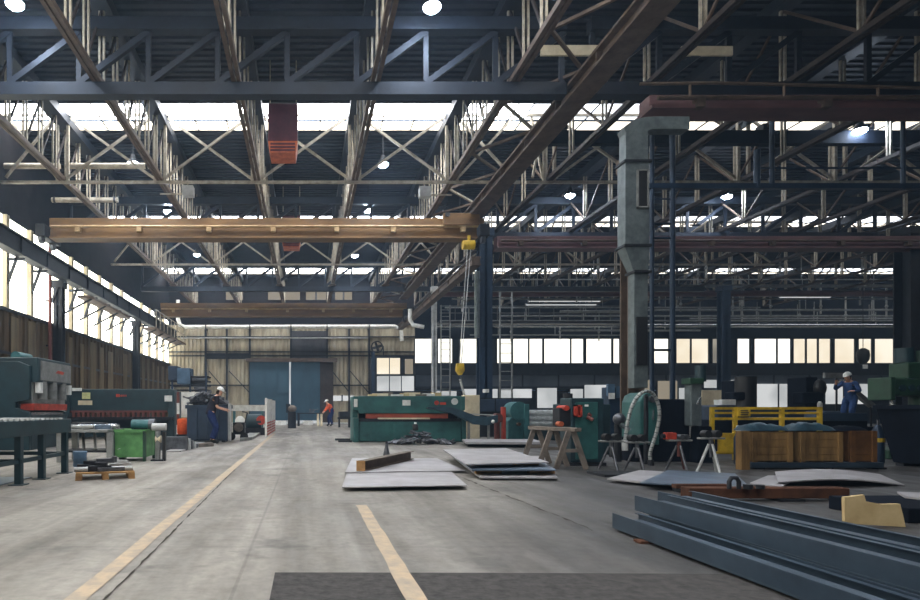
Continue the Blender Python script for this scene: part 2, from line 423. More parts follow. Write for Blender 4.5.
# office block along the back of the right-hand bays
ob = struct('wall_office', MB().box(xo, XR, YB, YB+.2, 6.5, 7.6), 'bind')
struct('spandrel', MB().box(xo, XR, YB-.1, YB+.1, 3.72, 4.65), 'dark', ob)
struct('base_wall', MB().box(xo, XR, YB-.05, YB+.15, 0, 1.0), 'dark', ob)
struct('lintel', MB().box(xo, XR, YB-.12, YB+.1, 2.6, 2.85), 'navy', ob)
struct('base_band', MB().box(xo, XR, YB, YB+.15, 1.0, 2.5), 'dark', ob)
def opx(p): return xw(p, YB)
panes = [(415,432,'owin'),(438,452,'owin'),(460,485,'owin'),(497,511,'owin'),(513,528,'owin'),(529,542,'owin'),(544,570,'owin'),(571,583,'owin'),(586,611,'owin'),(613,619,'owin'),
 (651,668,'owin'),(676,690,'owin2'),(691,708,'owin2'),(712,726,'owin3'),(737,749,'owin'),(754,776,'owin'),(777,790,'owin'),(793,805,'owin2'),(806,817,'owin2'),(818,830,'owin2'),(834,854,'owin2'),(858,871,'owin2'),(874,897,'owin2'),(899,902,'owin2'),(905,918,'owin3')]
for (a,b,mt) in panes:
    o = struct('window_%d'%wn, MB().box(opx(a), opx(b), YB+.02, YB+.05, 4.65, 6.5), mt); wn += 1
    g = MB()
    g.box(opx(a)-.09, opx(a), YB-.08, YB+.08, 4.65, 6.5); g.box(opx(b), opx(b)+.09, YB-.08, YB+.08, 4.65, 6.5)
    struct('window_frame', g, 'navy', o)
struct('blank_pier', MB().box(opx(432)+.09, XR, YB+.06, YB+.16, 4.6, 6.5), 'navy', ob)
for i in range(14):
    a = xo+i*2.75
    o = struct('window_%d'%wn, MB().box(a+.05, a+2.7, YB+.02, YB+.05, 2.85, 3.72), 'dwin'); wn += 1
    struct('window_frame', MB().box(a-.05, a+.05, YB-.05, YB+.06, 2.85, 3.72), 'dark', o)
for (a,b,ya,yb,mt) in [(434,456,391,398,'gwin'),(463,497,389,398,'gwin'),(498,531,389,398,'gwin'),(536,556,388,408,'gwin'),(569,582,389,400,'gwin'),(583,606,385,400,'gwin'),(611,620,387,402,'gwin'),(639,650,380,400,'gwin2'),(656,676,381,400,'gwin2'),(677,700,388,400,'gwin'),
   (752,776,384,407,'gwin'),(777,801,384,407,'gwin'),(823,846,384,404,'gwin'),(848,869,384,404,'gwin'),(702,740,380,388,'gwin')]:
    o = struct('window_%d'%wn, MB().box(opx(a), opx(b), YB-.16, YB-.13, zw(yb,YB), zw(ya,YB)), mt); wn += 1
    struct('window_frame', MB().box(opx(a)-.05, opx(a)+.02, YB-.2, YB-.05, zw(yb,YB), zw(ya,YB)), 'dark', o)
struct('wall_right', MB().box(XR, XR+.2, Y0, YB, 0, ZR), 'dark')

# ------------------------------------------------------------------ roof steel
ZB, ZT = 8.85, 10.75          # bottom and top chord heights
YT0, YT1, NP = 8.4, 45.6, 36
XS = [-8.29,-4.97,-1.66,1.66,4.97,8.29,11.6,14.9,18.2,21.5,24.9,28.2,31.5,34.8]
tr = thing('roof_truss', '', 'truss', (XS[0], YT0, ZB), 'lattice roof trusses running away from the viewer', local=True)
Ln = YT1-YT0; st = Ln/NP
part('bottom_chord', MB().box(-.11,-.02,0,Ln,0,.13).box(.02,.11,0,Ln,0,.13), 'brown', tr)
part('top_chord', MB().box(-.24,.24,0,Ln,ZT-ZB,ZT-ZB+.3), 'navy', tr)
vm = None
for i in range(NP+1):
    if vm is None:
        o = part('vertical_strut', MB().box(-.075,-.03,-.03,.03,.1,ZT-ZB).box(.03,.075,-.03,.03,.1,ZT-ZB), 'strut', tr); vm = o
    else:
        o = vm.copy(); C.objects.link(o); o.parent = tr
    o.location = (0, i*st, 0)
dm = None
for i in range(NP):
    if dm is None: o = dm = part('diagonal_brace', MB().bar((0,0,.1),(0,st,ZT-ZB),.05,.06), 'brownd', tr)
    else: o = dm.copy(); C.objects.link(o); o.parent = tr
    o.location = (0, i*st, 0)
for yy in (6.1, 17.6, 29.0):
    part('gusset_plate', MB().box(-.2,.2,yy-.25,yy+.25,-.03,.0), 'brown', tr)
tr2 = thing('roof_truss', '', 'truss', (XS[5], YT0, ZB), 'lattice roof trusses running away from the viewer', local=True)
part('bottom_chord', MB().box(-.1,-.02,0,Ln,0,.12).box(.02,.1,0,Ln,0,.12), 'brownd', tr2)
part('top_chord', MB().box(-.2,.2,0,Ln,ZT-ZB,ZT-ZB+.3), 'navy', tr2)
for i in range(0, NP+1, 2):
    o = vm.copy(); C.objects.link(o); o.parent = tr2; o.location = (0, i*st, 0)
dm2 = None
for i in range(0, NP, 2):
    s_ = 1 if i%4 == 0 else -1
    o = part('diagonal_brace', MB().bar((0,i*st if s_ > 0 else (i+2)*st,.1),(0,(i+2)*st if s_ > 0 else i*st,ZT-ZB),.05,.06), 'brown', tr2)
for i,x in enumerate(XS):
    lb = 'rusty lattice roof truss running away from the viewer, %s line counted from the left wall' % ORD[i]
    if i == 0: tr.location = (x,YT0,ZB); tr['label'] = lb
    elif i < 5: dup(tr, (x,YT0,ZB), lb)
    elif i == 5: tr2['label'] = lb
    else: dup(tr2, (x,YT0,ZB), lb)
# transverse lattice girders on the column lines
GY = [14.35, 26.4, 37.9]; ZTG = 10.08
def girder(xa, xb, y, label):
    t = thing('lattice_girder', label, 'girder', ((xa+xb)/2,y,ZB-.3), 'transverse lattice girders')
    part('bottom_chord', MB().box(xa,xb,y-.14,y+.14,ZB-.32,ZB-.02), 'navy', t)
    part('top_chord', MB().box(xa,xb,y-.14,y+.14,ZTG,ZTG+.3), 'navy', t)
    n = round((xb-xa)/1.66); s = (xb-xa)/n
    for i in range(n+1):
        x = min(max(xa+i*s, xa+.07), xb-.07)
        part('vertical_strut', MB().box(x-.06,x+.06,y-.04,y+.04,ZB-.02,ZTG), 'navy', t)
    for i in range(n):
        x = xa+i*s
        p = [(x,y,ZB),(x+s,y,ZTG)]
        part('diagonal_brace', MB().bar(p[0],p[1],.12,.14), 'navy', t)
wh = ['nearest','middle','farthest']
for k,y in enumerate(GY):
    girder(XL+.1, 6.18, y, 'blue transverse lattice girder of the crane bay, %s of three rows' % wh[k])
    girder(6.77, 25.1, y, 'blue transverse lattice girder over the machine bay, %s of three rows' % wh[k])
# cross bracing frames under the skylights
def cross(xs, y, label):
    t = thing('cross_bracing_frame', label, 'bracing', ((xs[0]+xs[-1])/2,y,ZB), 'pale cross bracing frames')
    part('bottom_rail', MB().bar((xs[0],y,ZB-.04),(xs[-1],y,ZB-.04),.09), 'strut', t)
    part('top_rail', MB().bar((xs[0],y,ZT+.35),(xs[-1],y,ZT+.35),.08), 'strut', t)
    for x in xs[1:-1]:
        part('post', MB().box(x-.22,x-.13,y-.05,y+.05,ZB,ZT+.35), 'strut', t)
        part('post', MB().box(x+.13,x+.22,y-.05,y+.05,ZB,ZT+.35), 'strut', t)
    for a,b in zip(xs, xs[1:]):
        part('diagonal_brace', MB().bar((a+.2,y-.06,ZB+.1),(b-.2,y-.06,ZT+.3),.07,.08), 'strut', t)
        part('diagonal_brace', MB().bar((a+.2,y+.05,ZT+.3),(b-.2,y+.05,ZB+.1),.07,.08), 'strut', t)
for k,y in enumerate((20.45, 32.0)):
    cross([XL+.1]+XS[:5]+[7.3], y, 'pale cross bracing frame of the crane bay, %s the near ochre crane' % ('in front of','behind')[k])
    cross([7.5]+XS[5:10]+[25.0], y, 'pale cross bracing frame over the machine bay, %s row' % ('near','far')[k])
# longitudinal beams
def longbeam(name, x0, x1, z0, z1, ya, yb, mat, label, web=True):
    t = thing(name, label, 'beam', ((x0+x1)/2, ya, z0))
    xm = (x0+x1)/2
    part('bottom_flange', MB().box(x0,x1,ya,yb,z0,z0+.06), mat, t)
    part('top_flange', MB().box(x0,x1,ya,yb,z1-.06,z1), mat, t)
    part('web', MB().box(xm-.12,xm+.12,ya,yb,z0+.06,z1-.06), mat, t)
    for i in range(int((yb-ya)/2.1)+1):
        y = ya+.05+i*2.1
        if y < yb-.1: part('stiffener', MB().box(x0+.02,x1-.02,y,y+.03,z0+.06,z1-.06), mat, t)
    return t
longbeam('girder_beam', 6.2, 6.75, 8.42, 8.95-.15, 6.5, 40, 'brown', 'long rusty box beam under the roof, running diagonally to the upper right of the picture')
lb = longbeam('runway_beam', -10.15, -9.75, 6.4, 7.05, 8, 45.5, 'dark', 'dark crane runway beam along the window band of the left wall')
part('rail', MB().box(-9.99,-9.91,8,45.5,7.05,7.12), 'brown', lb)
y = 15.4
while y < 45:
    part('bracket', MB().bar((XL+.1,y,5.45),(-10.05,y,6.4),.07,.09).bar((XL+.1,y,6.3),(-9.8,y,6.3),.07,.09), 'dark', lb)
    y += 1.83
rb = longbeam('runway_beam', 6.75, 7.12, 6.95, 7.3, 24.4, 44.3, 'brown', 'dark rusty crane runway beam carried on the blue columns')
# columns
def column(x, y, ztop, label, mat='navy', w=.5, group='steel columns'):
    t = thing('steel_column', label, 'column', (x,y,0), group)
    g = MB().box(x-w/2,x+w/2,y-w/2,y-w/2+.05,.04,ztop).box(x-w/2,x+w/2,y+w/2-.05,y+w/2,.04,ztop).box(x-.04,x+.04,y-w/2,y+w/2,.04,ztop)
    part('shaft', g, mat, t)
    part('base_plate', MB().box(x-w/2-.1,x+w/2+.1,y-w/2-.1,y+w/2+.1,0,.04), 'dark', t)
    part('cap_plate', MB().box(x-w/2-.06,x+w/2+.06,y-w/2-.06,y+w/2+.06,ztop-.3,ztop), mat, t)
    return t
for k,y in enumerate(LCOL[1:]):
    column(XL+.32, y, 6.36, 'dark steel column against the left wall windows, %s one' % wh[k], 'dark', .36)
column(7.4, 24.9, 8.5, 'blue steel column behind the plate rolling machine', 'bluep', .52)
column(7.31, 13.45, 6.7, 'rusty brown steel column behind the galvanised ventilation duct', 'brown', .36)
column(7.75, 36.3, 8.5, 'slender pale grey column near the small office cabin', 'lgrey', .28)
column(25.2, 36.2, 8.5, 'blue steel column in front of the office windows, beyond the yellow guard', 'bluep', .5)
column(24.9, 24.7, 8.5, 'dark steel column at the right edge behind the green drill', 'dark', .75)
g = MB()
ct = thing('conduit', 'grey galvanised pipe running down beside the blue column', 'pipe', (7.02,24.5,3))
part('pipe_body', MB().tube([(6.98,24.5,4.0),(6.98,24.5,6.7)],.11,12), 'galv', ct)

for zz in (5.4,6.3): part('pipe_clip', MB().box(6.98,7.14,24.48,24.64,zz,zz+.1), 'dark', ct)

# plan bracing and cream panels between the fifth truss and the box beam
wt = thing('wind_bracing', 'flat zigzag bracing between the fifth roof truss and the long rusty box beam', 'bracing', (5.7,12,ZB+.05)); ZW = ZB+.13
y = 9.5; k = 0
while y < 44:
    a = (5.1,y,ZW); b = (6.45,y+1.5,ZW)
    part('brace', MB().bar(a,b,.07,.07), 'strut' if k%2==0 else 'brown', wt)
    part('brace', MB().bar(b,(5.1,y+3.0,ZW),.07,.07), 'brown', wt)
    y += 3.0; k += 1
def simple_panel(a,b,ya,yb,Y,label):
    single('wind_board', MB().box(xw(a,Y),xw(b,Y),Y,Y+.06,zw(yb,Y),zw(ya,Y)), 'cream', label, 'panel', (xw((a+b)/2,Y),Y,zw(yb,Y)), 'cream wind panels in the roof')
simple_panel(541,607,45,55,14.25,'long cream panel between the fifth roof truss and the long rusty box beam')
simple_panel(682,733,46,55,14.25,'cream panel just right of the long rusty box beam, high in the roof')

# ------------------------------------------------------------------ cranes
def crane(xa, xb, Y, z0, z1, label, gm, rm, trolley=None, axle=True):
    t = thing('bridge_crane', label, 'crane', ((xa+xb)/2,Y,z0), 'overhead cranes')
    gz = z0+(z1-z0)*.52
    part('main_girder', MB().box(xa+.2,xb,Y-.02,Y+.42,z0,z1), gm, t, .02)
    part('lower_flange', MB().box(xa+.2,xb,Y-.12,Y+.5,z0-.03,z0+.05), gm, t)
    part('conductor_rail', MB().tube([(xa+.3,Y-.16,gz),(xb-.05,Y-.16,gz)],.05,8), rm, t)
    n = 7
    for i in range(n):
        x = xa+1.2+i*(xb-xa-2.2)/(n-1)+random.uniform(-.3,.3)
        part('rail_bracket', MB().box(x-.09,x+.09,Y-.2,Y-.02,gz-.2,gz+.03), rm, t)
    if axle:
        for x in (xa, xb-.15):
            part('end_carriage', MB().box(x-.12,x+.24,Y-.5,Y+1.0,z0-.05,z0+.4), 'dark', t, .02)
            for yy in (Y-.3, Y+.7):
                part('wheel', MB().tube([(x-.04,yy,z0-.12),(x+.1,yy,z0-.12)],.17,16), 'iron', t)
    return t
Y1 = 22.8; z0 = zw(238,Y1); z1 = zw(218,Y1)
c1 = crane(-9.95, 6.75, Y1, z0, z1, 'ochre bridge crane girder spanning the whole left bay, nearest to the viewer', 'gold', 'goldl')
trl = part('trolley', MB().box(xw(442,Y1),xw(478,Y1),Y1-.25,Y1-.06,zw(227,Y1),zw(215,Y1)), 'gold', c1, .02)
part('trolley_wheel', MB().tube([(xw(446,Y1),Y1-.3,z1+.05),(xw(446,Y1),Y1+.1,z1+.05)],.09,12), 'iron', trl)
hb = thing('hoist_block', 'yellow hoist block hanging under the right end of the near bridge crane', 'hoist', at(469,248,Y1-.3))
q = at(469,245,Y1-.3)
part('housing', MB().tube([q+Vector((-.24,0,0)),q+Vector((.2,0,0))],.17,14), 'yel', hb)
part('motor_cap', MB().tube([q+Vector((.2,0,0)),q+Vector((.3,0,0))],.11,12), 'dark', hb)
part('hanger', MB().bar(q+Vector((0,0,.15)),q+Vector((0,0,.36)),.09), 'yel', hb)
hk = at(460,372,Y1-.3)
rp = MB()
rp.tube([q+Vector((-.06,0,-.16)), hk+Vector((-.02,0,.3))],.016,6); rp.tube([q+Vector((.06,0,-.16)), hk+Vector((.05,0,.3))],.016,6)
part('hoist_rope', rp, 'lgrey', hb)
lbk = part('bottom_block', MB().prism([(hk.x-.13,hk.z+.32),(hk.x+.13,hk.z+.32),(hk.x+.16,hk.z+.05),(hk.x+.05,hk.z-.12),(hk.x-.05,hk.z-.12),(hk.x-.16,hk.z+.05)],'y',hk.y-.1,hk.y+.1), 'yel', hb, .02)
hp = [hk+Vector((.0+.09*math.sin(a),0,-.26-.09*math.cos(a))) for a in [math.pi*(1-.0)-i*.45 for i in range(10)]]
part('hook', MB().tube([hk+Vector((0,0,-.1))]+hp,.03,8), 'iron', lbk)
sp = thing('lifting_sling', 'pale lifting sling bar slanting down from the yellow crane hook', 'sling', at(461,378,Y1-.3))
part('sling_leg', MB().tube([at(460,379,Y1-.3),at(467,405,Y1-.3)],.045,8), 'lgrey', sp)
part('shackle', MB().tube([at(467,405,Y1-.3),at(467,411,Y1-.3)],.07,8), 'iron', sp)
Y2 = 40.2
crane(-9.95, 6.75, Y2, zw(316,Y2), zw(303,Y2), 'ochre bridge crane girder at the far end of the left bay, above the blue doors', 'gold', 'goldl')
Y3 = 24.2
crane(xw(492,Y3), 25, Y3, zw(248,Y3), zw(236,Y3), 'maroon bridge crane girder running from the blue column to the right edge', 'maroon', 'brown', axle=False)
Y4 = 13.2
crane(xw(640,Y4), 25, Y4, zw(109,Y4), zw(95,Y4), 'maroon bridge crane girder high in the upper right of the picture, above the duct', 'maroon', 'brown', axle=False)
t = thing('crane_rail_pipe', 'pale handrail pipe above the high maroon crane girder', 'rail', at(770,86,12.75))
part('pipe_body', MB().tube([at(640,84,12.75),at(715,83,12.75),at(920,88,12.75)],.035,8), 'brown', t)
for px in (690,784,878): part('post', MB().tube([at(px,85,12.75),at(px,96,12.75)],.03,6), 'brown', t)

# ------------------------------------------------------------------ lamps
def lamp(px, py, Y, label):
    p = at(px,py,Y)
    t = thing('high_bay_lamp', label, 'lamp', p, 'high bay lamps hanging from the roof')
    part('reflector', MB().lathe(p,[(.2,.03),(.21,.06),(.17,.13),(.1,.22),(.08,.34),(.04,.36)],16), 'dark', t)
    part('diffuser', MB().lathe(p,[(.03,-.09),(.13,-.06),(.19,.0),(.19,.03)],16), 'lamp', t)
    part('hanger', MB().tube([p+Vector((0,0,.36)),Vector((p.x,p.y,ZR-.07))],.02,6), 'dark', t)
lamp(432,8,13.4,'bright round lamp at the top of the picture, right of the fourth roof truss')
lamp(383,165,22.0,'bright round lamp in the cross bracing above the near ochre crane girder')
lamp(368,211,27.1,'bright round lamp just above the middle of the near ochre crane girder')
lamp(355,256,35.0,'small round lamp below the near ochre crane girder, in the middle of the bay')
lamp(15,5,13.3,'bright round lamp in the upper left corner of the picture')
lamp(133,164,22.0,'bright round lamp in front of the cross bracing on the left')
lamp(168,212,27.2,'bright round lamp just above the left part of the near ochre crane girder')
lamp(197,255,34.9,'small round lamp below the near ochre crane girder, on the left')
lamp(570,196,25.2,'bright lamp left of the tall galvanised duct')
lamp(727,197,25.4,'bright lamp right of the tall galvanised duct, above the maroon girder')
lamp(860,131,19.3,'bright lamp at the far upper right under the high maroon girder')

# ------------------------------------------------------------------ hanging heaters
def heater(X, Y, label):
    b = Vector((X,Y,8.35)); wd = .42
    t = thing('unit_heater', label, 'heater', b, 'red unit heaters hanging from the roof')
    part('casing', MB().box(X-wd,X+wd,Y-.4,Y+.4,8.68,9.75), 'heater', t, .03)
    part('hood', MB().prism([(X-wd,8.68),(X+wd,8.68),(X+wd-.06,8.35),(X-wd+.06,8.35)],'y',Y-.38,Y+.38), 'copper', t)
    g = MB()
    for k in range(3): g.obox((X,Y-.39,8.42+k*.09),(2*wd-.14,.03,.05),(R(35),0,0))
    part('louvre', g, 'heater', t)
    g = MB()
    for s in (-1,1): g.bar((X+s*wd*.9,Y,9.75),(X+s*wd*.9,Y,ZR-.07),.03)
    part('hanger', g, 'strut', t)
heater(-.66, 17.4, 'purple red unit heater hanging in front of the bright skylight')
heater(-.66, 27.2, 'small orange red unit heater peeping out below the near ochre crane girder')

# ------------------------------------------------------------------ ventilation duct
def P4(x0,x1,y0,y1,z): return [(x0,y0,z),(x1,y0,z),(x1,y1,z),(x0,y1,z)]
def loft(mb, secs):
    n = len(secs[0]); vs = [v for s_ in secs for v in s_]; fs = []
    for i in range(len(secs)-1):
        for k in range(n): fs.append((i*n+k,i*n+(k+1)%n,(i+1)*n+(k+1)%n,(i+1)*n+k))
    fs.append(tuple(reversed(range(n)))); fs.append(tuple(range((len(secs)-1)*n,len(secs)*n)))
    return mb.add(vs, fs)
YD = 12.7
dx0,dx1,dn = xw(624,YD),xw(648,YD),xw(634,YD)
du = thing('ventilation_duct', 'tall grey green galvanised ventilation duct rising to the roof in front of the machine bay', 'duct', ((dn+dx1)/2,YD,1.3))
part('lower_section', MB().box(dn,dx1,YD,YD+.24,zw(388,YD),zw(272,YD)), 'galv', du, .01)
part('transition', loft(MB(),[P4(dn,dx1,YD,YD+.24,zw(272,YD)),P4(dx0,dx1,YD-.05,YD+.28,zw(248,YD))]), 'galv', du)
part('upper_section', MB().box(dx0,dx1,YD-.05,YD+.28,zw(248,YD),zw(162,YD)), 'galv', du, .01)
part('top_section', MB().box(dx0+.03,dx1,YD-.02,YD+.26,zw(162,YD),zw(133,YD)), 'galv', du, .01)
for py in (162,246,272): part('flange', MB().box((dx0 if py<260 else dn)-.03,dx1+.04,YD-.08,YD+.31,zw(py,YD)-.025,zw(py,YD)+.025), 'dark', du)
gl = part('grille', MB().box(xw(636,YD),xw(645.5,YD),YD-.08,YD-.05,zw(208,YD),zw(172,YD)), 'black', du)
g = MB(); a,b,c,d = xw(635,YD),xw(646.5,YD),zw(209,YD),zw(171,YD)
g.box(a,a+.03,YD-.1,YD-.05,c,d).box(b-.03,b,YD-.1,YD-.05,c,d).box(a,b,YD-.1,YD-.05,c,c+.03).box(a,b,YD-.1,YD-.05,d-.03,d)
part('grille_frame', g, 'grey', gl)
gl2 = part('grille', MB().box(xw(636,YD),xw(646.5,YD),YD-.04,YD-.0,zw(365,YD),zw(317,YD)), 'black', du)
el = MB(); secs = []
zb = zw(133,YD)
for k in range(7):
    a = R(90)*k/6; r0, r1 = .15, .15+(dx1-dx0)
    cx = dx1+.12; 
    pin = (cx-r0*math.cos(a), zb+r0*math.sin(a)); pout = (cx-r1*math.cos(a), zb+r1*math.sin(a))
    if k == 0: pin = (dx1,zb); pout = (dx0+.03,zb)
    secs.append([(pout[0],YD-.02,pout[1]*1),(pin[0],YD-.02,pin[1]),(pin[0],YD+.26,pin[1]),(pout[0],YD+.26,pout[1])])
for s_ in secs:   # flatten the elbow to the low clearance
    for i,v in enumerate(s_): s_[i] = (v[0],v[1],zb+(v[2]-zb)*.52)
secs.append([(v[0]+.75,v[1],v[2]) for v in secs[-1]])
part('elbow', loft(el,secs), 'galv', du)
# blue pipe frame right of the duct
bf = thing('pipe_scaffold', 'blue scaffold of slim posts and rails right of the galvanised duct', 'frame', (7.6,14.2,0))
YF = 14.2
for (px,py0,py1,r) in ((652,130,460,.05),(672.5,112,460,.06),(772,112,188,.055),(757,150,188,.07),(903,112,190,.05)):
    part('post', MB().tube([at(px,py0,YF),(xw(px,YF),YF,max(0,zw(py1,YF)))],r,10), 'bluep', bf)
part('rail', MB().box(xw(648,YF),xw(920,YF),YF-.06,YF+.06,zw(189,YF),zw(184,YF)), 'bluep', bf)
for (py,a,b,r) in ((224,652,672,.03),(199,652,672,.02),(238,652,672,.03),(350,652,672,.03),(168,757,920,.025),(225,690,700,.02)):
    part('rail', MB().tube([at(a,py,YF),at(b,py,YF)],r,8), 'bluep', bf)

# ------------------------------------------------------------------ back gallery, pipes, ladders
def pipe(px0,px1,py,Y,r,mat,label,hang=True):
    a,b = at(px0,py,Y),at(px1,py,Y)
    t = thing('overhead_pipe', label, 'pipe', (a+b)/2, 'pipes above the office windows')
    part('pipe_body', MB().tube([a,b],r,10), mat, t)
    if not hang: return t
    if hang:
        n = max(2,int((b.x-a.x)/4))
        for i in range(n):
            x = a.x+(i+.5)*(b.x-a.x)/n
            part('hanger', MB().tube([(x,Y,a.z+r),(x,Y,a.z+1.0)],.025,6), 'lgrey', t)
    return t
pipe(440,635,288,38.6,.11,'lgrey','pale pipe crossing high above the left office windows')
pipe(655,905,286,38.7,.11,'grey','grey pipe crossing high above the right office windows')
pipe(432,640,293.5,39.3,.22,'maroon','thick maroon pipe above the left office windows')
pipe(648,895,293.5,39.4,.2,'maroon','thick maroon pipe above the right office windows')
pipe(500,900,316,42.2,.06,'lgrey','thin pale pipe third above the office windows')
pipe(560,640,311.5,41.6,.08,'lgrey','short pale pipe left of the galvanised duct')
pipe(440,900,321,43.2,.07,'grey','long grey pipe fourth above the office windows')
pipe(437,905,325.5,44.3,.12,'chrome','bright steel pipe directly above the office windows')
pipe(560,700,330.5,45.2,.07,'grey','short thin grey pipe touching the top of the office windows')
random.seed(77)
extra = [(452,905,299,40.3,.05,'grey'),(445,760,307.5,41.1,.05,'lgrey'),(640,905,310,41.4,.07,'lgrey'),(470,640,335,45.3,.05,'grey'),(690,905,318.5,42.8,.05,'lgrey'),(490,905,272,37.2,.04,'grey'),(490,905,279.5,37.6,.04,'lgrey')]
for k,(a,b,py,Y,rr,mt) in enumerate(extra):
    tp = pipe(a,b,py,Y,rr,mt,'slim pipe of the pipe gallery above the offices, %s of seven from the bottom up' % ORD[[3,2,1,0,0,6,5][k]] if 0 else 'slim pipe of the pipe gallery high above the office windows')
    for q_ in range(5):
        px = a+(b-a)*(q_+.5+random.uniform(-.3,.3))/5
        if 608 < px < 655: continue
        z_ = zw(py,Y)
        part('riser', MB().tube([(xw(px,Y),Y,z_-random.uniform(0,.5)),(xw(px,Y),Y,z_+random.uniform(.8,2.2))],.05,8), random.choice(['grey','lgrey','lgrey','white']), tp)
        part('valve', MB().ball((xw(px,Y),Y,z_+.25),.1,8,6), 'lgrey', tp)
def tubelight(px0,px1,py,Y,label):
    a,b = at(px0,py,Y),at(px1,py,Y)
    t = thing('tube_light', label, 'lamp', (a+b)/2, 'tube lights above the offices')
    part('tube', MB().box(a.x,b.x,Y-.06,Y+.06,a.z-.05,a.z), 'gwin', t)
    for x in (a.x+.3,b.x-.3): part('hanger', MB().tube([(x,Y,a.z+.08),(x,Y,ZB+.03)],.015,6), 'dark', t)
    part('tray', MB().box(a.x-.05,b.x+.05,Y-.09,Y+.09,a.z,a.z+.08), 'grey', t)
tubelight(529,600,301,40.6,'long tube light above the office windows, upper of the pair left of the duct')
tubelight(526,596,304.5,40.2,'long tube light above the office windows, lower of the pair left of the duct')
tubelight(780,830,297,40.6,'long tube light above the office windows, right of the duct')
def ladder(px0,px1,py0,py1,Y,mat,label,step=.42):
    a,b = xw(px0,Y),xw(px1,Y); z0_,z1_ = zw(py1,Y),zw(py0,Y)
    t = thing('ladder', label, 'ladder', ((a+b)/2,Y,max(0,z0_)), 'steel ladders')
    for x in (a,b): part('side_rail', MB().box(x-.035,x+.035,Y-.03,Y+.03,max(0,z0_),z1_), mat, t)
    z = max(0,z0_)+.3
    while z < z1_-.2: part('rung', MB().tube([(a,Y,z),(b,Y,z)],.02,6), mat, t); z += step
ladder(500,512,292,440,27.5,'grey','tall grey steel ladder right of the blue column')
ladder(441,450,305,432,38.3,'grey','grey steel ladder right of the slender pale column')
wk = thing('walkway', 'high steel walkway with railings spanning above the left office windows', 'walkway', (xw(540,40),40,zw(333,40)))
part('deck', MB().box(xw(440,40),xw(640,40),40.4,41.2,zw(322.5,40),zw(320.5,40)), 'dark', wk)
for py in (306,313): part('handrail', MB().tube([at(440,py,40.4),at(640,py,40.4)],.025,6), 'grey', wk)
for i in range(15):
    px = 441+i*14.1
    part('baluster', MB().tube([at(px,306,40.4),at(px,321,40.4)],.022,6), 'grey', wk)
# white pipe along the back wall
bp_ = thing('overhead_pipe', 'white pipe along the back wall bending up at its left end', 'pipe', at(290,327,45.4), 'pipes above the office windows')
YP = 45.1
part('pipe_body', MB().tube([at(178,300,YP),at(178,319,YP),at(180,325,YP),at(185,327,YP),at(395,326.5,YP),at(401,329,YP),at(402,341,YP)],.15,10), 'white', bp_)
for px in (206,250,291,327,369): part('pipe_clip', MB().box(xw(px,YP)-.04,xw(px,YP)+.04,YP-.17,YP+.7,zw(329,YP),zw(325,YP)), 'dark', bp_)
b2 = thing('overhead_pipe', 'thin pale pipe under the white pipe on the back wall', 'pipe', at(290,338,45.5), 'pipes above the office windows')
part('pipe_body', MB().tube([at(180,338,45.6),at(368,338,45.6)],.05,8), 'lgrey', b2)
e2 = thing('vent_elbow', 'short white pipe elbow left of the slender pale column', 'pipe', at(412,325,37))
part('pipe_body', MB().tube([at(410,309,37),at(410,320,37),at(413,325,37),at(424,327,37)],.13,10), 'white', e2)
# small cabin
YC = 43.0
cb = thing('office_cabin', 'small two storey cabin with yellow lit windows beside the slender pale column', 'cabin', (xw(392,YC),YC,0))
xa,xb = xw(373,YC),xw(415,YC)
part('body', MB().box(xa,xb,YC+.06,YC+2.2,0,zw(356,YC)), 'navy', cb)
for (a,b,y0_,y1_,mt) in ((377,389,358,374,'owin2'),(390,400,358,374,'owin2'),(377,389,376,391,'gwin'),(390,401,376,391,'gwin'),(402,414,376,391,'gwin'),(405,413,359,374,'gwin2')):
    part('window', MB().box(xw(a,YC),xw(b,YC),YC+.0,YC+.06,zw(y1_,YC),zw(y0_,YC)), mt, cb)
part('corner_post', MB().box(xa-.12,xa+.12,YC-.05,YC+.2,0,zw(352,YC)), 'bluep', cb)
fn = thing('wall_fan', 'round black fan on the back wall above the small cabin', 'fan', at(378,347,45.2))
f0 = at(377,347,45.2)
g = MB().tube([f0+Vector((.42*math.cos(a),0,.42*math.sin(a))) for a in [2*math.pi*i/20 for i in range(21)]],.05,8)
part('guard_ring', g, 'black', fn)
g = MB()
for k in range(4):
    a = k*math.pi/2+.3; g.obox(f0+Vector((.19*math.cos(a),.02,.19*math.sin(a))),(.36,.03,.2),(R(25),-a,0))
part('blade', g, 'black', fn)
part('hub', MB().tube([f0+Vector((0,-.08,0)),f0+Vector((0,.12,0))],.11,12), 'black', fn)
part('bracket', MB().tube([f0+Vector((.0,.1,0)),f0+Vector((0,.55,0))],.05,8).tube([f0+Vector((.5,.2,.1)),f0+Vector((.5,.2,-1.2))],.04,6), 'dark', fn)
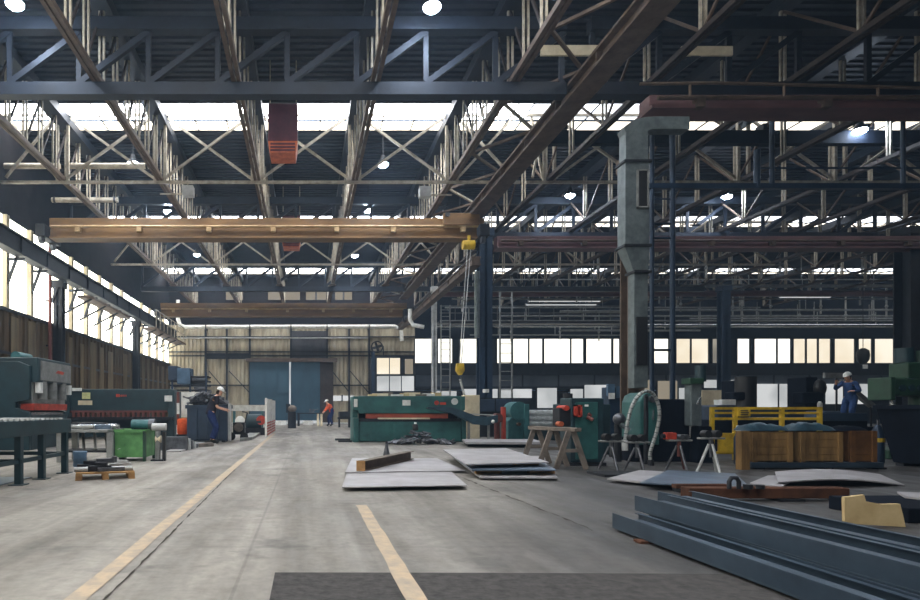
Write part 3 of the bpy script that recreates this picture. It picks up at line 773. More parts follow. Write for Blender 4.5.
# left wall walkways, red pipes
def balcony(ya,yb,x1,z,label,rail):
    t = thing('walkway', label, 'walkway', ((XL+x1)/2,ya,z))
    part('deck', MB().box(XL+.75,x1,ya,yb,z-.1,z), 'brown', t)
    y = ya+.3
    while y < yb:
        part('bracket', MB().bar((XL+.02,y,z-.75),(x1-.05,y,z-.1),.06,.07), 'dark', t); y += 1.83
    if rail:
        for zz in (.55,1.05): part('handrail', MB().tube([(x1,ya,z+zz),(x1,yb,z+zz)],.03,6), 'strut', t)
        y = ya+.05
        while y <= yb: part('baluster', MB().tube([(x1,y,z),(x1,y,z+1.05)],.025,6), 'strut', t); y += 1.0
balcony(25.6,31.4,-9.2,zw(297,26),'rusty platform under the left runway beam, nearer one without railing',False)
balcony(35.8,44.8,-8.95,zw(334,39),'rusty platform with pale railing along the left wall, near the back corner',True)
for i,(px,lab) in enumerate(((50,'dark red vertical pipe against the left wall, nearer the viewer and thicker'),(62,'slim red vertical pipe on the left wall, beside the thicker red pipe'))):
    Yr = 24.05+i*1.35
    t = thing('red_pipe', lab, 'pipe', (xw(px,Yr),Yr,2.2))
    part('pipe_body', MB().tube([(xw(px,Yr),Yr,2.2),(xw(px,Yr),Yr,7.6-i*.8)],.07-.015*i,10), 'redd', t)
    for zz in (3.6,5.4): part('pipe_clip', MB().box(XL+.075,xw(px,Yr)+.03,Yr-.03,Yr+.03,zz,zz+.06), 'dark', t)

# ================================================================== machines and goods
def pb(mb, a, b, t, bt, Y, dep, y_off=0.0):
    """box whose front face fills pixels a..b, t..bt at depth Y"""
    return mb.box(xw(a,Y), xw(b,Y), Y+y_off, Y+y_off+dep, max(.0,zw(bt,Y)), zw(t,Y))
def fl(px,py,z=0.0): return gr(px,py,z)

# ---- press brake facing the aisle
PX1, PY0, PY1 = -7.2, 15.6, 18.1
t = thing('press_brake', 'big dark teal press brake with grey head and red ram at the left edge', 'press', (-8.0,16.8,0))
part('end_frame', MB().prism([(PX1+.0,0),(PX1,1.0),(PX1-.35,1.1),(PX1-.35,1.25),(PX1,1.32),(PX1,2.2),(PX1-.3,2.32),(-9.6,2.32),(-9.6,0)],'y',PY0,PY0+.14), 'teald', t, .015)
part('end_frame', MB().prism([(PX1+.0,0),(PX1,1.0),(PX1-.35,1.1),(PX1-.35,1.25),(PX1,1.32),(PX1,2.2),(PX1-.3,2.32),(-9.6,2.32),(-9.6,0)],'y',PY1-.14,PY1), 'teald', t, .015)
hd = part('head', MB().box(-8.6,PX1+.16,PY0+.15,PY1-.15,1.78,2.44), 'teald', t, .03)
part('head_panel', MB().box(PX1+.16,PX1+.19,PY0+.3,PY1-.2,1.84,2.36), 'grey', hd, .01)
part('logo', MB().prism([(PY0+1.2,2.08),(PY0+1.35,2.16),(PY0+1.8,2.14),(PY0+1.7,2.06)],'x',PX1+.19,PX1+.2), 'red', hd)
cy = MB()
part('ram', MB().box(-7.9,PX1+.02,PY0+.2,PY1-.2,1.2,1.8), 'grey', t, .02)
for k in range(3):
    y = PY0+.55+k*.65
    part('cylinder', MB().tube([(PX1+.1,y,1.35),(PX1+.1,y,1.82)],.12,14), 'grey', t)
part('red_ram_bar', MB().box(-7.5,PX1+.06,PY0+.16,PY1-.16,1.04,1.22), 'red', t, .01)
part('bed', MB().box(-7.9,PX1,PY0+.14,PY1-.14,0,.92), 'teald', t, .02)
part('die', MB().box(-7.45,PX1-.05,PY0+.2,PY1-.2,.92,.99), 'chrome', t)
for y in (PY0+.3, PY1-.25): part('bracket', MB().box(PX1+.05,PX1+.2,y-.07,y+.07,1.5,1.78), 'lab', t)
part('motor', MB().tube([(-7.9,PY0+.7,2.52),(-7.9,PY0+1.5,2.52)],.13,12), 'tealb', t)
part('lifting_eye', MB().tube([(-8.9,PY0+.07,2.4)]+[(-8.9+.1*math.sin(a),PY0+.07,2.42+.1-.1*math.cos(a)) for a in [i*.7 for i in range(10)]],.03,8), 'dark', t)

# ---- long guillotine shear on the left
YS = 22.2
t = thing('guillotine_shear', 'long low dark teal shear behind the green bin on the left', 'shear', (xw(120,YS),YS,0))
part('body', pb(MB(),63,172,389,412,YS,.9), 'teald', t, .03)
part('apron', pb(MB(),66,170,419,437,YS+.1,.8), 'teald', t, .02)
part('side_frame', pb(MB(),168,174.5,391,439,YS-.15,1.2), 'teald', t, .02)
part('side_frame', pb(MB(),62,69,391,439,YS-.15,1.2), 'teald', t, .02)
part('blade_beam', pb(MB(),70,167,410.5,412.5,YS-.04,.1), 'redd', t)
for i in range(19):
    a = 72+i*5
    part('hold_down', pb(MB(),a,a+2.6,412,417,YS-.06,.16), 'redd', t)
part('table', pb(MB(),66,172,417,420,YS-.4,.9), 'dark', t)
part('label_plate', pb(MB(),82,90,392.5,399,YS-.03,.03), 'laby', t)
part('label_plate', pb(MB(),78,92,400.5,405,YS-.03,.03), 'cream', t)
part('label_plate', pb(MB(),164.5,172,395.5,401.5,YS-.18,.03), 'lab', t)
lg = MB(); pb(lg,116,119.5,394,397,YS-.03,.03)
for a in (120.5,122.7,124.9): pb(lg,a,a+1.5,394.8,396.6,YS-.03,.03)
part('logo', lg, 'red', t)
part('lamp_strip', pb(MB(),72,81,388,391,YS-.1,.08), 'lab', t)
t = thing('warning_post', 'red and white post at the right end of the left shear', 'post', (xw(178,21.6),21.6,0))
for k in range(4): part('band', pb(MB(),176.6,179,392+k*11,403+k*11 if k<3 else 440,21.6,.1), 'redd' if k%2==0 else 'lab', t)

# ---- roller conveyor
X0c,X1c,Ya,Yb = -5.6,-3.97,6.7,10.15
t = thing('roller_conveyor', 'dark teal roller conveyor on legs at the left edge of the picture', 'conveyor', ((X0c+X1c)/2,8.4,0))
for x in (X0c,X1c-.06): part('side_rail', MB().box(x,x+.06,Ya,Yb,.68,.9), 'teald', t, .008)
part('end_rail', MB().box(X0c+.06,X1c-.06,Yb-.06,Yb,.68,.88), 'teald', t)
y = Ya+.12; 
while y < Yb-.1:
    part('roller', MB().tube([(X0c+.07,y,.875),(X1c-.07,y,.875)],.05,10), 'grey', t); y += .165
for y in (7.2,8.4,9.13,10.0):
    for x in (X0c+.03,X1c-.05):
        lgp = part('leg', MB().box(x-.045,x+.045,y-.045,y+.045,.012,.7), 'teald', t)
        part('foot_plate', MB().box(x-.1,x+.1,y-.1,y+.1,0,.014), 'teald', lgp)
for x in (X0c+.03,X1c-.05): part('stretcher', MB().box(x-.02,x+.02,7.2,10.0,.3,.36), 'teald', t)
for y in (8.4,10.0): part('cross_stretcher', MB().box(X0c,X1c,y-.02,y+.02,.3,.36), 'teald', t)
single('floor_sheet', MB().box(-5.3,-4.25,7.9,9.3,0,.012), 'sheetd', 'flat blue grey sheet lying on the floor under the roller conveyor', 'sheet', (-4.8,8.6,0))

# ---- workbench with offcuts
YW = 12.0
bx0,bx1 = xw(66,YW), xw(110,YW)
t = thing('workbench', 'grey steel workbench heaped with offcuts between the conveyor and the green bin', 'bench', ((bx0+bx1)/2,YW+.4,0))
part('bench_top', MB().box(bx0-.2,xw(109,YW),YW-.05,YW+.9,.6,.66), 'grey', t, .008)
for x in (bx0-.12, bx1+.0):
    for y in (YW+.02,YW+.8): part('leg', MB().box(x-.06,x+.06,y-.05,y+.05,0,.6), 'grey', t)
part('shelf', MB().box(bx0-.15,bx1,YW+.0,YW+.85,.2,.24), 'dark', t)
random.seed(5)
kinds = ['iron','lgrey','dark','chrome','grey','sheetd']
desc = ['flat dark offcut','pale flat offcut','black steel block','shiny steel bar','short grey pipe','blue grey strip']
for i in range(12):
    x = bx0-.1+ i*(xw(106,YW)-bx0)/11.5; y = YW+.15+.6*random.random(); k = i%6; z = .66
    if k in (3,4):
        r = .035+.02*random.random(); a = random.uniform(-.5,.5); l = .25+.12*random.random()
        g = MB().tube([(x-l*math.cos(a),y-l*math.sin(a),z+r),(x+l*math.cos(a),y+l*math.sin(a),z+r)],r,12)
    else:
        g = MB().obox((x,y,z+.045+.02*(k==2)),(.3+.2*random.random(),.12+.1*random.random(),.09+.04*(k==2)),(0,0,random.uniform(-.6,.6)))
    single('steel_offcut', g, kinds[k], 'loose steel offcut heaped on the grey workbench at the left', 'offcut', (x,y,z), 'offcuts on the workbench', .006)
for i in range(4):
    xx = -4.55+i*.24
    single('leaning_strip', MB().bar((xx,YW+.3,.25),(xx-.14,YW+.62,.59),.06,.012,(0,1,0)), 'lgrey' if i%2 else 'grey', 'narrow steel strip leaning under the grey workbench', 'strip', (xx,YW+.3,.24), 'strips under the workbench')
q = fl(80,466.5)
t = thing('blue_drum', 'small round blue drum on the floor under the workbench', 'drum', q)
part('drum_body', MB().lathe(q,[(.12,0),(.125,.02),(.118,.1),(.125,.11),(.118,.19),(.125,.26),(.12,.27)],20), 'drum', t)
part('drum_lid', MB().lathe(q,[(.127,.262),(.127,.285),(.1,.285)],20), 'drum', t)

# ---- green bin
YG = 12.3
t = thing('green_bin', 'bright green steel stillage bin beside the workbench', 'bin', (xw(130,YG),YG+.3,0))
gx0,gx1 = xw(112,YG),xw(145.5,YG)
part('front_panel', MB().box(gx0+.04,gx1-.04,YG,YG+.03,.1,.62), 'bgreen', t, .006)
part('back_panel', MB().box(gx0+.04,gx1-.04,YG+.75,YG+.78,.1,.62), 'bgreen', t)
for x in (gx0,gx1-.03): part('side_panel', MB().box(x,x+.03,YG+.03,YG+.75,.1,.62), 'bgreen', t)
part('bottom_panel', MB().box(gx0,gx1,YG,YG+.78,.08,.11), 'bgreen', t)
g = MB(); z = .62
g.box(gx0-.02,gx1+.02,YG-.025,YG+.03,.59,.65).box(gx0-.02,gx1+.02,YG+.74,YG+.8,.59,.65).box(gx0-.02,gx0+.03,YG,YG+.78,.59,.65).box(gx1-.03,gx1+.02,YG,YG+.78,.59,.65)
part('rim', g, 'bgreen', t)
for x in (gx0,gx1-.05):
    for y in (YG-.03,YG+.73): part('leg', MB().box(x,x+.06,y,y+.06,0,.62), 'mgreen', t)
p0 = Vector((xw(139,YG),YG+.35,.68))
t = thing('electric_motor', 'dark round motor lying across the top of the green bin', 'motor', p0)
part('motor_body', MB().tube([p0+Vector((-.24,.0,.06)),p0+Vector((.12,0,.06))],.11,16), 'tealb', t)
part('motor_cover', MB().tube([p0+Vector((.12,0,.06)),p0+Vector((.24,0,.06))],.125,16), 'iron', t)
part('mounting_foot', MB().box(p0.x-.18,p0.x+.1,p0.y-.08,p0.y+.08,.65,.69), 'dark', t)
q = Vector((xw(158,12.4),12.4,0))
t = thing('grinder_stand', 'slim machine stand with a pale round head right of the green bin', 'stand', q)
part('post', MB().tube([q,q+Vector((0,0,.62))],.055,12), 'grey', t)
part('base_plate', MB().box(q.x-.13,q.x+.13,q.y-.1,q.y+.1,0,.03), 'dark', t)
part('head', MB().tube([q+Vector((-.12,0,.7)),q+Vector((.17,0,.7))],.075,16), 'lgrey', t)
part('guard', MB().box(q.x+.1,q.x+.16,q.y-.05,q.y+.05,0,.6), 'black', t)
part('motor_body', MB().tube([q+Vector((-.05,.02,.45)),q+Vector((.06,.02,.45))],.08,12), 'cream', t)

# ---- pallet with parts
pc = Vector((xw(105,9.35),9.35,0)); pr = R(20)
t = thing('pallet', 'small wooden pallet loaded with dark metal parts on the floor at the left', 'pallet', pc, None, pr, local=True)
for i in range(5):
    part('deck_board', MB().box(-.42,.42,-.33+i*.15,-.23+i*.15+.02,.09,.112), 'pine', t)
for x in (-.38,0,.38):
    for y in (-.28,0.02,.3): part('block', MB().box(x-.045,x+.045,y-.05,y+.05,.018,.09), 'pine', t)
for x in (-.38,0,.38): part('runner', MB().box(x-.05,x+.05,-.34,.38,0,.018), 'pine', t)
BASE[t.name] = Vector()
random.seed(3)
for i in range(8):
    lx,ly = -.24+.16*(i%4), -.17+.34*(i//4); c = pc+Matrix.Rotation(pr,3,'Z')@Vector((lx,ly,0))
    g = MB()
    if i%3 == 0: g.tube([c+Vector((-.2,-.05,.15)),c+Vector((.16,.05,.15))],.036,12)
    elif i%3 == 1: g.obox(c+Vector((0,0,.157)),(.34,.1,.09),(0,0,.35)); g.obox(c+Vector((.02,.0,.225)),(.2,.05,.05),(0,0,-.2))
    else: g.obox(c+Vector((0,0,.145)),(.4,.13,.06),(0,0,.5))
    single('metal_part', g, ('lgrey','dark','iron','lgrey')[(i+i//4)%4], 'metal part piled on the small wooden pallet', 'metal part', c+Vector((0,0,.112)), 'metal parts on the pallet', .006)
single('bracket_casting', MB().obox(pc+Vector((.0,.02,.262)),(.26,.12,.07),(0,0,.4)).obox(pc+Vector((.12,.07,.28)),(.08,.08,.09),(0,0,.4)), 'iron', 'dark steel bracket topping the load on the wooden pallet', 'bracket', pc+Vector((0,0,.22)), None, .006)

# ---- bar stock and sheet behind the bin
for i in range(5):
    a = Vector((xw(152+i*3,16.2),16.0,.0)); yy = 15.6+i*.28
    single('stock_bar', MB().box(-4.1+i*.05,-3.1+i*.02,yy,yy+.2,0,.05+.06*(5-i)), 'lgrey' if i%2 else 'iron', 'flat steel bar stacked on the floor behind the green bin, %s from the front' % ORD[i], 'steel bar', (-3.6,yy,0), 'flat bars behind the green bin', .006)
single('floor_sheet', MB().add([fl(166,452)+Vector((0,0,.0)),fl(181,452),fl(205,443.5),fl(190,443.5),fl(166,452)+Vector((0,0,.03)),fl(181,452)+Vector((0,0,.03)),fl(205,443.5)+Vector((0,0,.05)),fl(190,443.5)+Vector((0,0,.05))],[(0,3,2,1),(4,5,6,7),(0,1,5,4),(1,2,6,5),(2,3,7,6),(3,0,4,7)]), 'sheet', 'pale sheet on the floor in front of the navy scrap container', 'sheet', fl(185,448))
single('floor_timber', MB().bar(fl(195,445.5,.05)+Vector((0,0,.0)),fl(212,444.5,.05),.16,.1), 'wood2', 'short grey timber on the floor beside the man at the container', 'timber', fl(203,445))

# ---- scrap container
YK = 19.6
kx0,kx1 = xw(187,YK),xw(227,YK); kz = zw(405.5,YK)
t = thing('scrap_container', 'large navy steel scrap container with a man working at its right corner', 'container', ((kx0+kx1)/2,YK+.6,0))
g = MB(); g.box(kx0,kx1,YK,YK+.06,.08,kz); g.box(kx0,kx1,YK+1.14,YK+1.2,.08,kz); g.box(kx0,kx0+.06,YK+.06,YK+1.14,.08,kz); g.box(kx1-.06,kx1,YK+.06,YK+1.14,.08,kz); g.box(kx0,kx1,YK,YK+1.2,.05,.1)
part('body', g, 'binb', t)
g = MB(); g.box(kx0-.05,kx1+.05,YK-.06,YK,kz-.1,kz+.02); g.box(kx0-.05,kx0,YK,YK+1.2,kz-.1,kz+.02); g.box(kx1,kx1+.05,YK,YK+1.2,kz-.1,kz+.02)
part('rim', g, 'binb', t)
for x in (kx0+.3,(kx0+kx1)/2,kx1-.3): part('rib', MB().box(x-.03,x+.03,YK-.05,YK,.1,kz-.1), 'binb', t)
for x in (kx0+.12,kx1-.12):
    part('skid', MB().box(x-.06,x+.06,YK,YK+1.2,0,.06), 'dark', t)
part('corner_pipe', MB().tube([(kx1+.1,YK-.08,.05),(kx1+.1,YK-.08,kz+.06)],.05,10), 'lgrey', t)
random.seed(8)
g = MB()
for i in range(130):
    x = random.uniform(kx0+.1,kx1-.1); y = random.uniform(YK+.1,YK+1.1)
    hh = kz+.42*math.sin(math.pi*min(1,max(0,(x-kx0)/(kx1-kx0)*.8+.2)))*random.random()
    a = random.uniform(0,3.14); l = random.uniform(.1,.32)
    if i%3: g.obox((x,y,hh),(l*1.5,.05+.1*random.random(),.02+.06*random.random()),(random.uniform(-.6,.6),random.uniform(-.6,.6),a))
    else: g.tube([(x-l*math.cos(a),y-l*math.sin(a)*.3,hh),(x,y,hh+.09*random.random()),(x+l*math.cos(a),y+l*math.sin(a)*.3,hh-.05)],.02+.02*random.random(),6)
g.bar((kx0-.2,YK+.3,kz+.3),(kx0+.5,YK+.5,kz+.06),.05)
single('scrap_heap', g, 'iron', 'tangled scrap metal heaped in the navy scrap container', 'scrap', ((kx0+kx1)/2,YK+.6,kz), None, 0, 'stuff')
# goods around the container
Yq = 24.5
single('white_sheet_panel', MB().box(xw(178,Yq),xw(203,Yq),Yq,Yq+.08,.75,zw(392,Yq)), 'white', 'large white panel standing behind the scrap container', 'panel', (xw(190,Yq),Yq,.7))
t = thing('panel_rack', 'low grey rack carrying the white panel behind the scrap container', 'rack', (xw(190,Yq),Yq+.1,0))
part('rack_top', MB().box(xw(177,Yq),xw(204,Yq),Yq-.25,Yq+.5,.68,.75), 'pine', t)
for a in (178,202): part('leg', MB().box(xw(a,Yq)-.04,xw(a,Yq)+.04,Yq,Yq+.3,0,.68), 'grey', t)
q = Vector((xw(182.5,21.0),21.0,0))
t = thing('orange_barrel', 'small orange barrel between the left shear and the scrap container', 'barrel', q)
part('barrel_body', MB().lathe(q,[(.15,.2),(.18,.24),(.19,.45),(.18,.7),(.14,.75)],16), 'orange', t)
part('barrel_stand', MB().box(q.x-.18,q.x+.18,q.y-.16,q.y+.16,0,.2), 'dark', t)
q = Vector((xw(240,21.2),21.0,0))
t = thing('wheeled_cart', 'dark wheeled cart with hoses right of the scrap container', 'cart', q)
part('cart_body', MB().box(q.x-.2,q.x+.2,q.y-.2,q.y+.2,.2,.62), 'dark', t, .02)
for s in (-1,1): part('wheel', MB().tube([(q.x+.22*s-.03,q.y-.24,.14),(q.x+.22*s-.03,q.y-.18,.14)],.14,16), 'black', t)
part('handle', MB().tube([q+Vector((.2,0,.6)),q+Vector((.28,0,.95)),q+Vector((.1,0,1.0))],.025,8), 'dark', t)
part('hose_reel', MB().tube([q+Vector((0,-.26,.45)),q+Vector((0,-.2,.45))],.16,14), 'wood2', t)
single('floor_sheet', MB().add([fl(240,441.5),fl(252,440),fl(262,434),fl(250,434.5)]+[p+Vector((0,0,.1)) for p in (fl(240,441.5),fl(252,440),fl(262,434),fl(250,434.5))],[(0,3,2,1),(4,5,6,7),(0,1,5,4),(1,2,6,5),(2,3,7,6),(3,0,4,7)]), 'grey', 'grey steel sheet pile on the floor right of the wheeled cart', 'sheet', fl(251,438))
Yh = 27.5
t = thing('white_beam', 'long white beam lying on trestles behind the cart, left of the striped screen', 'beam', (xw(248,Yh),Yh,.0))
part('beam_body', MB().box(xw(231,Yh),xw(266,Yh),Yh,Yh+.25,zw(411,Yh),zw(405,Yh)), 'white', t)
for a in (234,262): part('trestle_leg', MB().box(xw(a,Yh)-.05,xw(a,Yh)+.05,Yh,Yh+.25,0,zw(411,Yh)), 'tealb', t)
q = Vector((xw(257,25.5),25.5,0))
t = thing('pump_motor', 'dark teal motor unit with a red wheel left of the striped screen', 'machine', q)
part('housing', MB().tube([q+Vector((-.45,0,.55)),q+Vector((.2,0,.55))],.33,16), 'teald', t)
part('base_frame', MB().box(q.x-.5,q.x+.4,q.y-.3,q.y+.3,0,.3), 'dark', t)
part('red_wheel', MB().tube([q+Vector((.2,-.32,.62)),q+Vector((.2,-.25,.62))],.2,16), 'red', t)
q = Vector((xw(240,26.5),26.5,0))
t = thing('white_canister', 'white round canister below the long white beam', 'canister', q)
part('canister_body', MB().lathe(q,[(.2,0),(.22,.1),(.22,.62),(.14,.74),(.08,.78)],14), 'white', t)
# striped screen along the aisle
t = thing('striped_screen', 'tall white screen with red stripes at its foot beside the yellow line', 'screen', (-1.56,26,0))
part('panel', MB().box(-1.58,-1.54,23.4,29.8,.62,1.5), 'white', t)
for k in range(5): part('stripe_board', MB().box(-1.59,-1.53,23.4,29.8,.04+k*.115,.1+k*.115), 'red' if 1 else 'white', t)
part('lower_panel', MB().box(-1.575,-1.545,23.4,29.8,0.02,.62), 'white', t)
for y in (23.36,26.6,29.78): part('post', MB().box(-1.6,-1.52,y,y+.06,0,1.52), 'white', t)

# ---- far end of the aisle
Yf = 39.0
t = thing('work_table', 'dark work table at the far end of the aisle below the blue doors', 'table', (xw(305,Yf),Yf,0))
tx0,tx1 = xw(297,Yf),xw(323,Yf)
part('table_top', MB().box(tx0,tx1,Yf,Yf+.9,.8,.87), 'dark', t)
for x in (tx0+.1,xw(318,Yf),tx1-.1):
    part('leg', MB().box(x-.07,x+.07,Yf+.04,Yf+.14,0,.8), 'cream' if x > 0 else 'dark', t)
    part('leg', MB().box(x-.07,x+.07,Yf+.74,Yf+.84,0,.8), 'dark', t)
t = thing('table_vise', 'small vise standing on the far dark work table', 'vise', (xw(312,Yf),Yf+.3,.87))
vx = xw(312,Yf)
part('base', MB().box(vx-.15,vx+.15,Yf+.2,Yf+.4,.87,.95), 'iron', t)
part('jaw', MB().box(vx-.18,vx-.02,Yf+.22,Yf+.38,.95,1.12), 'iron', t); part('jaw', MB().box(vx+.04,vx+.16,Yf+.22,Yf+.38,.95,1.12), 'iron', t)
part('spindle', MB().tube([(vx+.16,Yf+.3,1.03),(vx+.42,Yf+.3,1.1)],.03,8), 'iron', t)
q = Vector((xw(292,34.5),34.5,0))
t = thing('bollard', 'thick dark bollard with a round grey cap in the middle of the far aisle', 'bollard', q)
part('post', MB().tube([q,q+Vector((0,0,.95))],.24,18), 'dark', t)
part('cap', MB().ball(q+Vector((0,0,1.12)),.27,16,10,(1,1,.8)), 'wood2', t)
part('clamp', MB().box(q.x-.34,q.x-.1,q.y-.12,q.y+.1,.9,1.4), 'dark', t)
for i,(px,col) in enumerate(((281,'white'),(308,'white'))):
    single('floor_box', MB().box(xw(px-5,42),xw(px+5,42),42,42.4,0,.3), col, ('low white box in front of the left blue door','low white box in front of the right blue door')[i], 'box', (xw(px,42),42.2,0), None, .01)
t = thing('low_trolley', 'low dark trolley standing right of the far worker, beside the teal shear', 'trolley', (xw(344,36),36,0))
part('deck', MB().box(xw(338,36),xw(351,36),36,36.7,.5,.62), 'dark', t)
for a in (339.5,349.5): part('leg', MB().box(xw(a,36)-.05,xw(a,36)+.05,36.1,36.6,0,.5), 'dark', t)
single('machine_casting', MB().obox((xw(344,36),36.35,.79),(.6,.4,.34),(0,0,.2)), 'dark', 'dark casting lying on the low trolley', 'casting', (xw(344,36),36.35,.62), None, .05)

# ---- teal shear in the middle
YT = 19.7
t = thing('plate_shear', 'green teal plate shear with red brown bar in the middle of the hall', 'shear', (xw(410,YT),YT+.6,0))
part('side_frame', MB().prism([(YT+1.2,0),(YT+1.2,1.5),(YT-.02,1.5),(YT-.02,1.05),(YT+.25,1.0),(YT+.25,.8),(YT-.15,.78),(YT-.15,0)],'x',xw(353,YT),xw(358.5,YT)), 'teal', t, .015)
part('side_frame', MB().prism([(YT+1.2,0),(YT+1.2,1.5),(YT-.02,1.5),(YT-.02,1.05),(YT+.25,1.0),(YT+.25,.8),(YT-.15,.78),(YT-.15,0)],'x',xw(461,YT),xw(465,YT)), 'teal', t, .015)
up = part('upper_beam', pb(MB(),358.5,461,396,413.5,YT,.9), 'teal', t, .02)
part('red_bar', pb(MB(),366,448,413.5,418.5,YT+.05,.3), 'redb', t, .01)
part('cutting_table', pb(MB(),358.5,461,419,421.5,YT-.12,1.0), 'dark', t)
part('apron', pb(MB(),359,461,421.5,441.5,YT-.1,.9), 'teal', t, .015)
part('back_gauge', pb(MB(),358.5,461,413,419,YT+.5,.1), 'dark', t)
part('paper_strip', pb(MB(),378,430,417.7,419.2,YT-.14,.1), 'cream', t)
for a in (371,394): part('access_cover', pb(MB(),a,a+18,424,439,YT-.13,.03), 'teal', t, .005)
lp = part('label_plate', pb(MB(),402.5,410.5,400,405.5,YT-.02,.02), 'lab', up)
lg = MB(); lg.tube([(xw(436.5,YT),YT-.03,zw(402.8,YT)),(xw(436.5,YT),YT,zw(402.8,YT))],.075,14); pb(lg,440,446,402.4,404.8,YT-.02,.02)
part('logo', lg, 'red', up)
part('gauge_plate', MB().tube([(xw(454.5,YT),YT-.03,zw(401.5,YT)),(xw(454.5,YT),YT,zw(401.5,YT))],.11,14), 'lab', up)
part('control_sign', pb(MB(),354,357.5,399,407,YT-.06,.05), 'lab', t)
random.seed(12)
for i in range(9):
    x = xw(372+i*8,YT+.5); l = .25+.3*random.random()
    mt = ('card','cream','wood2','white')[i%4]
    single('offcut_board', MB().obox((x,YT+.4+.06*(i%3),1.515+.03+.015*(i%3)),(l*1.2 if i%4 else .27,.3,.06+.03*(i%3)),(0,0,random.uniform(-.2,.2))), mt, 'board offcut lying along the top of the teal plate shear', 'board', (x,YT+.5,1.515), 'boards on top of the teal shear', .004)
g = MB(); g.box(xw(338,YT),xw(351,YT),YT-.1,YT+.05,0,.06); g.box(xw(336,YT),xw(352,YT),YT+.5,YT+.6,0,.06)
single('floor_bar', MB().box(xw(338,YT),xw(351.5,YT),YT-.2,YT-.08,0,.06), 'dark', 'short dark bar on the floor at the left foot of the teal shear, nearer one', 'bar', (xw(345,YT),YT-.1,0))
single('floor_bar', MB().box(xw(335,YT+1),xw(350,YT+1),YT+.9,YT+1.05,0,.07), 'dark', 'short dark bar on the floor left of the teal shear, farther one', 'bar', (xw(342,YT+1),YT+1,0))
# scrap heap in front
random.seed(21); g = MB(); YSc = 18.4
for i in range(150):
    t_ = random.random(); x = xw(392+60*t_,YSc); prof = max(.04,.42*math.exp(-((t_-.45)/.22)**2)); z = prof*random.random()+.02; y = YSc+random.uniform(-.35,.5)*(1-.4*z)
    a = random.uniform(0,3.14); l = random.uniform(.08,.26)
    if i%2: g.obox((x,y,z+.03),(l*1.5,.06+.08*random.random(),.015+.04*random.random()),(random.uniform(-.5,.5),random.uniform(-.5,.5),a))
    else: g.tube([(x-l*math.cos(a),y-l*.5*math.sin(a),max(.03,z)),(x,y,z+.05),(x+l*math.cos(a),y+l*.5*math.sin(a),max(.03,z-.04))],.018+.02*random.random(),6)
single('scrap_heap', g, 'iron', 'low heap of scrap strips on the floor before the teal plate shear', 'scrap', (xw(420,YSc),YSc,0), None, 0, 'stuff')
q = Vector((xw(416,YSc),YSc+.1,.42))
t = thing('oil_can', 'small black can on top of the scrap heap before the teal shear', 'can', q)
part('can_body', MB().lathe(q,[(.085,0),(.09,.02),(.09,.17),(.05,.2)],14), 'black', t)
part('can_cap', MB().lathe(q,[(.035,.2),(.035,.25)],10), 'lab', t)
# swing arm in front of shear right end
YA = 19.05
t = thing('swing_arm', 'dark curved steel arm reaching right from the teal plate shear', 'arm', (xw(480,YA),YA,0))
g = MB()
secs = []
for (px,a,b) in ((428,407,408.5),(440,406.5,410.5),(452,407.5,413.5),(463,411,418.5),(475,415.5,424.5),(488,417,425.5),(498,415,422)):
    x = xw(px,YA); secs.append([(x,YA,zw(b,YA)),(x,YA,zw(a,YA)),(x,YA+.3,zw(a,YA)),(x,YA+.3,zw(b,YA))])
part('arm_body', loft(g,secs), 'tarp', t)
part('arm_tray', MB().obox((xw(482,YA),YA+.15,zw(414.5,YA)),(.75,.3,.03),(0,.05,0)), 'lgrey', t)
for px in (470,490): part('leg', MB().box(xw(px,YA)-.03,xw(px,YA)+.03,YA+.1,YA+.2,0,zw(421,YA)), 'grey', t)
part('lamp_head', MB().ball((xw(492.5,YA),YA-.05,zw(421.5,YA)),.06,12,8), 'lab', t)

# ---- plate rolling machine
YR_ = 20.8
t = thing('plate_rolls', 'blue green plate rolling machine with bright steel rolls beside the blue column', 'rolling machine', (xw(535,YR_),YR_,0))
part('left_housing', MB().prism([(xw(508,YR_),0),(xw(508,YR_),zw(421,YR_)),(xw(512,YR_),zw(417,YR_)),(xw(524,YR_),zw(417,YR_)),(xw(529,YR_),zw(421,YR_)),(xw(529,YR_),0)],'y',YR_,YR_+.9), 'tealb', t, .03)
part('gear_cover', MB().tube([(xw(518.5,YR_),YR_-.1,zw(411,YR_)),(xw(518.5,YR_),YR_+.7,zw(411,YR_))],.32,20), 'tealb', t)
part('bearing_stand', MB().box(xw(523,YR_),xw(528,YR_),YR_-.15,YR_+.4,0,zw(404,YR_)), 'tealb', t, .02)
for (py,r) in ((413,.11),(418.5,.11),(424,.09)):
    part('roll', MB().tube([(xw(528,YR_),YR_+.2,zw(py,YR_)),(xw(566,YR_),YR_+.2,zw(py,YR_))],r,18), 'rollw', t)
part('right_housing', MB().box(xw(562,YR_),xw(575,YR_),YR_-.1,YR_+.8,0,zw(404,YR_)), 'teald', t, .03)
part('bed', MB().box(xw(524,YR_),xw(575,YR_),YR_,YR_+.8,0,.5), 'teald', t, .02)
part('hand_wheel', MB().tube([(xw(517,YR_),YR_-.25,zw(424,YR_)),(xw(517,YR_),YR_-.1,zw(424,YR_))],.06,12), 'brown', t)
t = thing('switch_cabinet', 'black twin electrical cabinet hung on the foot of the blue column', 'cabinet', (xw(492,23.4),23.4,0))
for a,b in ((480,495),(496,512)): part('door', pb(MB(),a,b,399,411.5,23.4,.5), 'binb', t, .02)
part('frame', MB().box(xw(479,23.4),xw(513,23.4),23.42,24.0,0.0,zw(398,23.4)), 'dark', t)
part('socket', pb(MB(),485,489,389,392.5,23.4,.3), 'lab', t)
t = thing('red_pump', 'small red pump assembly left of the plate rolls', 'pump', (xw(497,20.2),20.2,0))
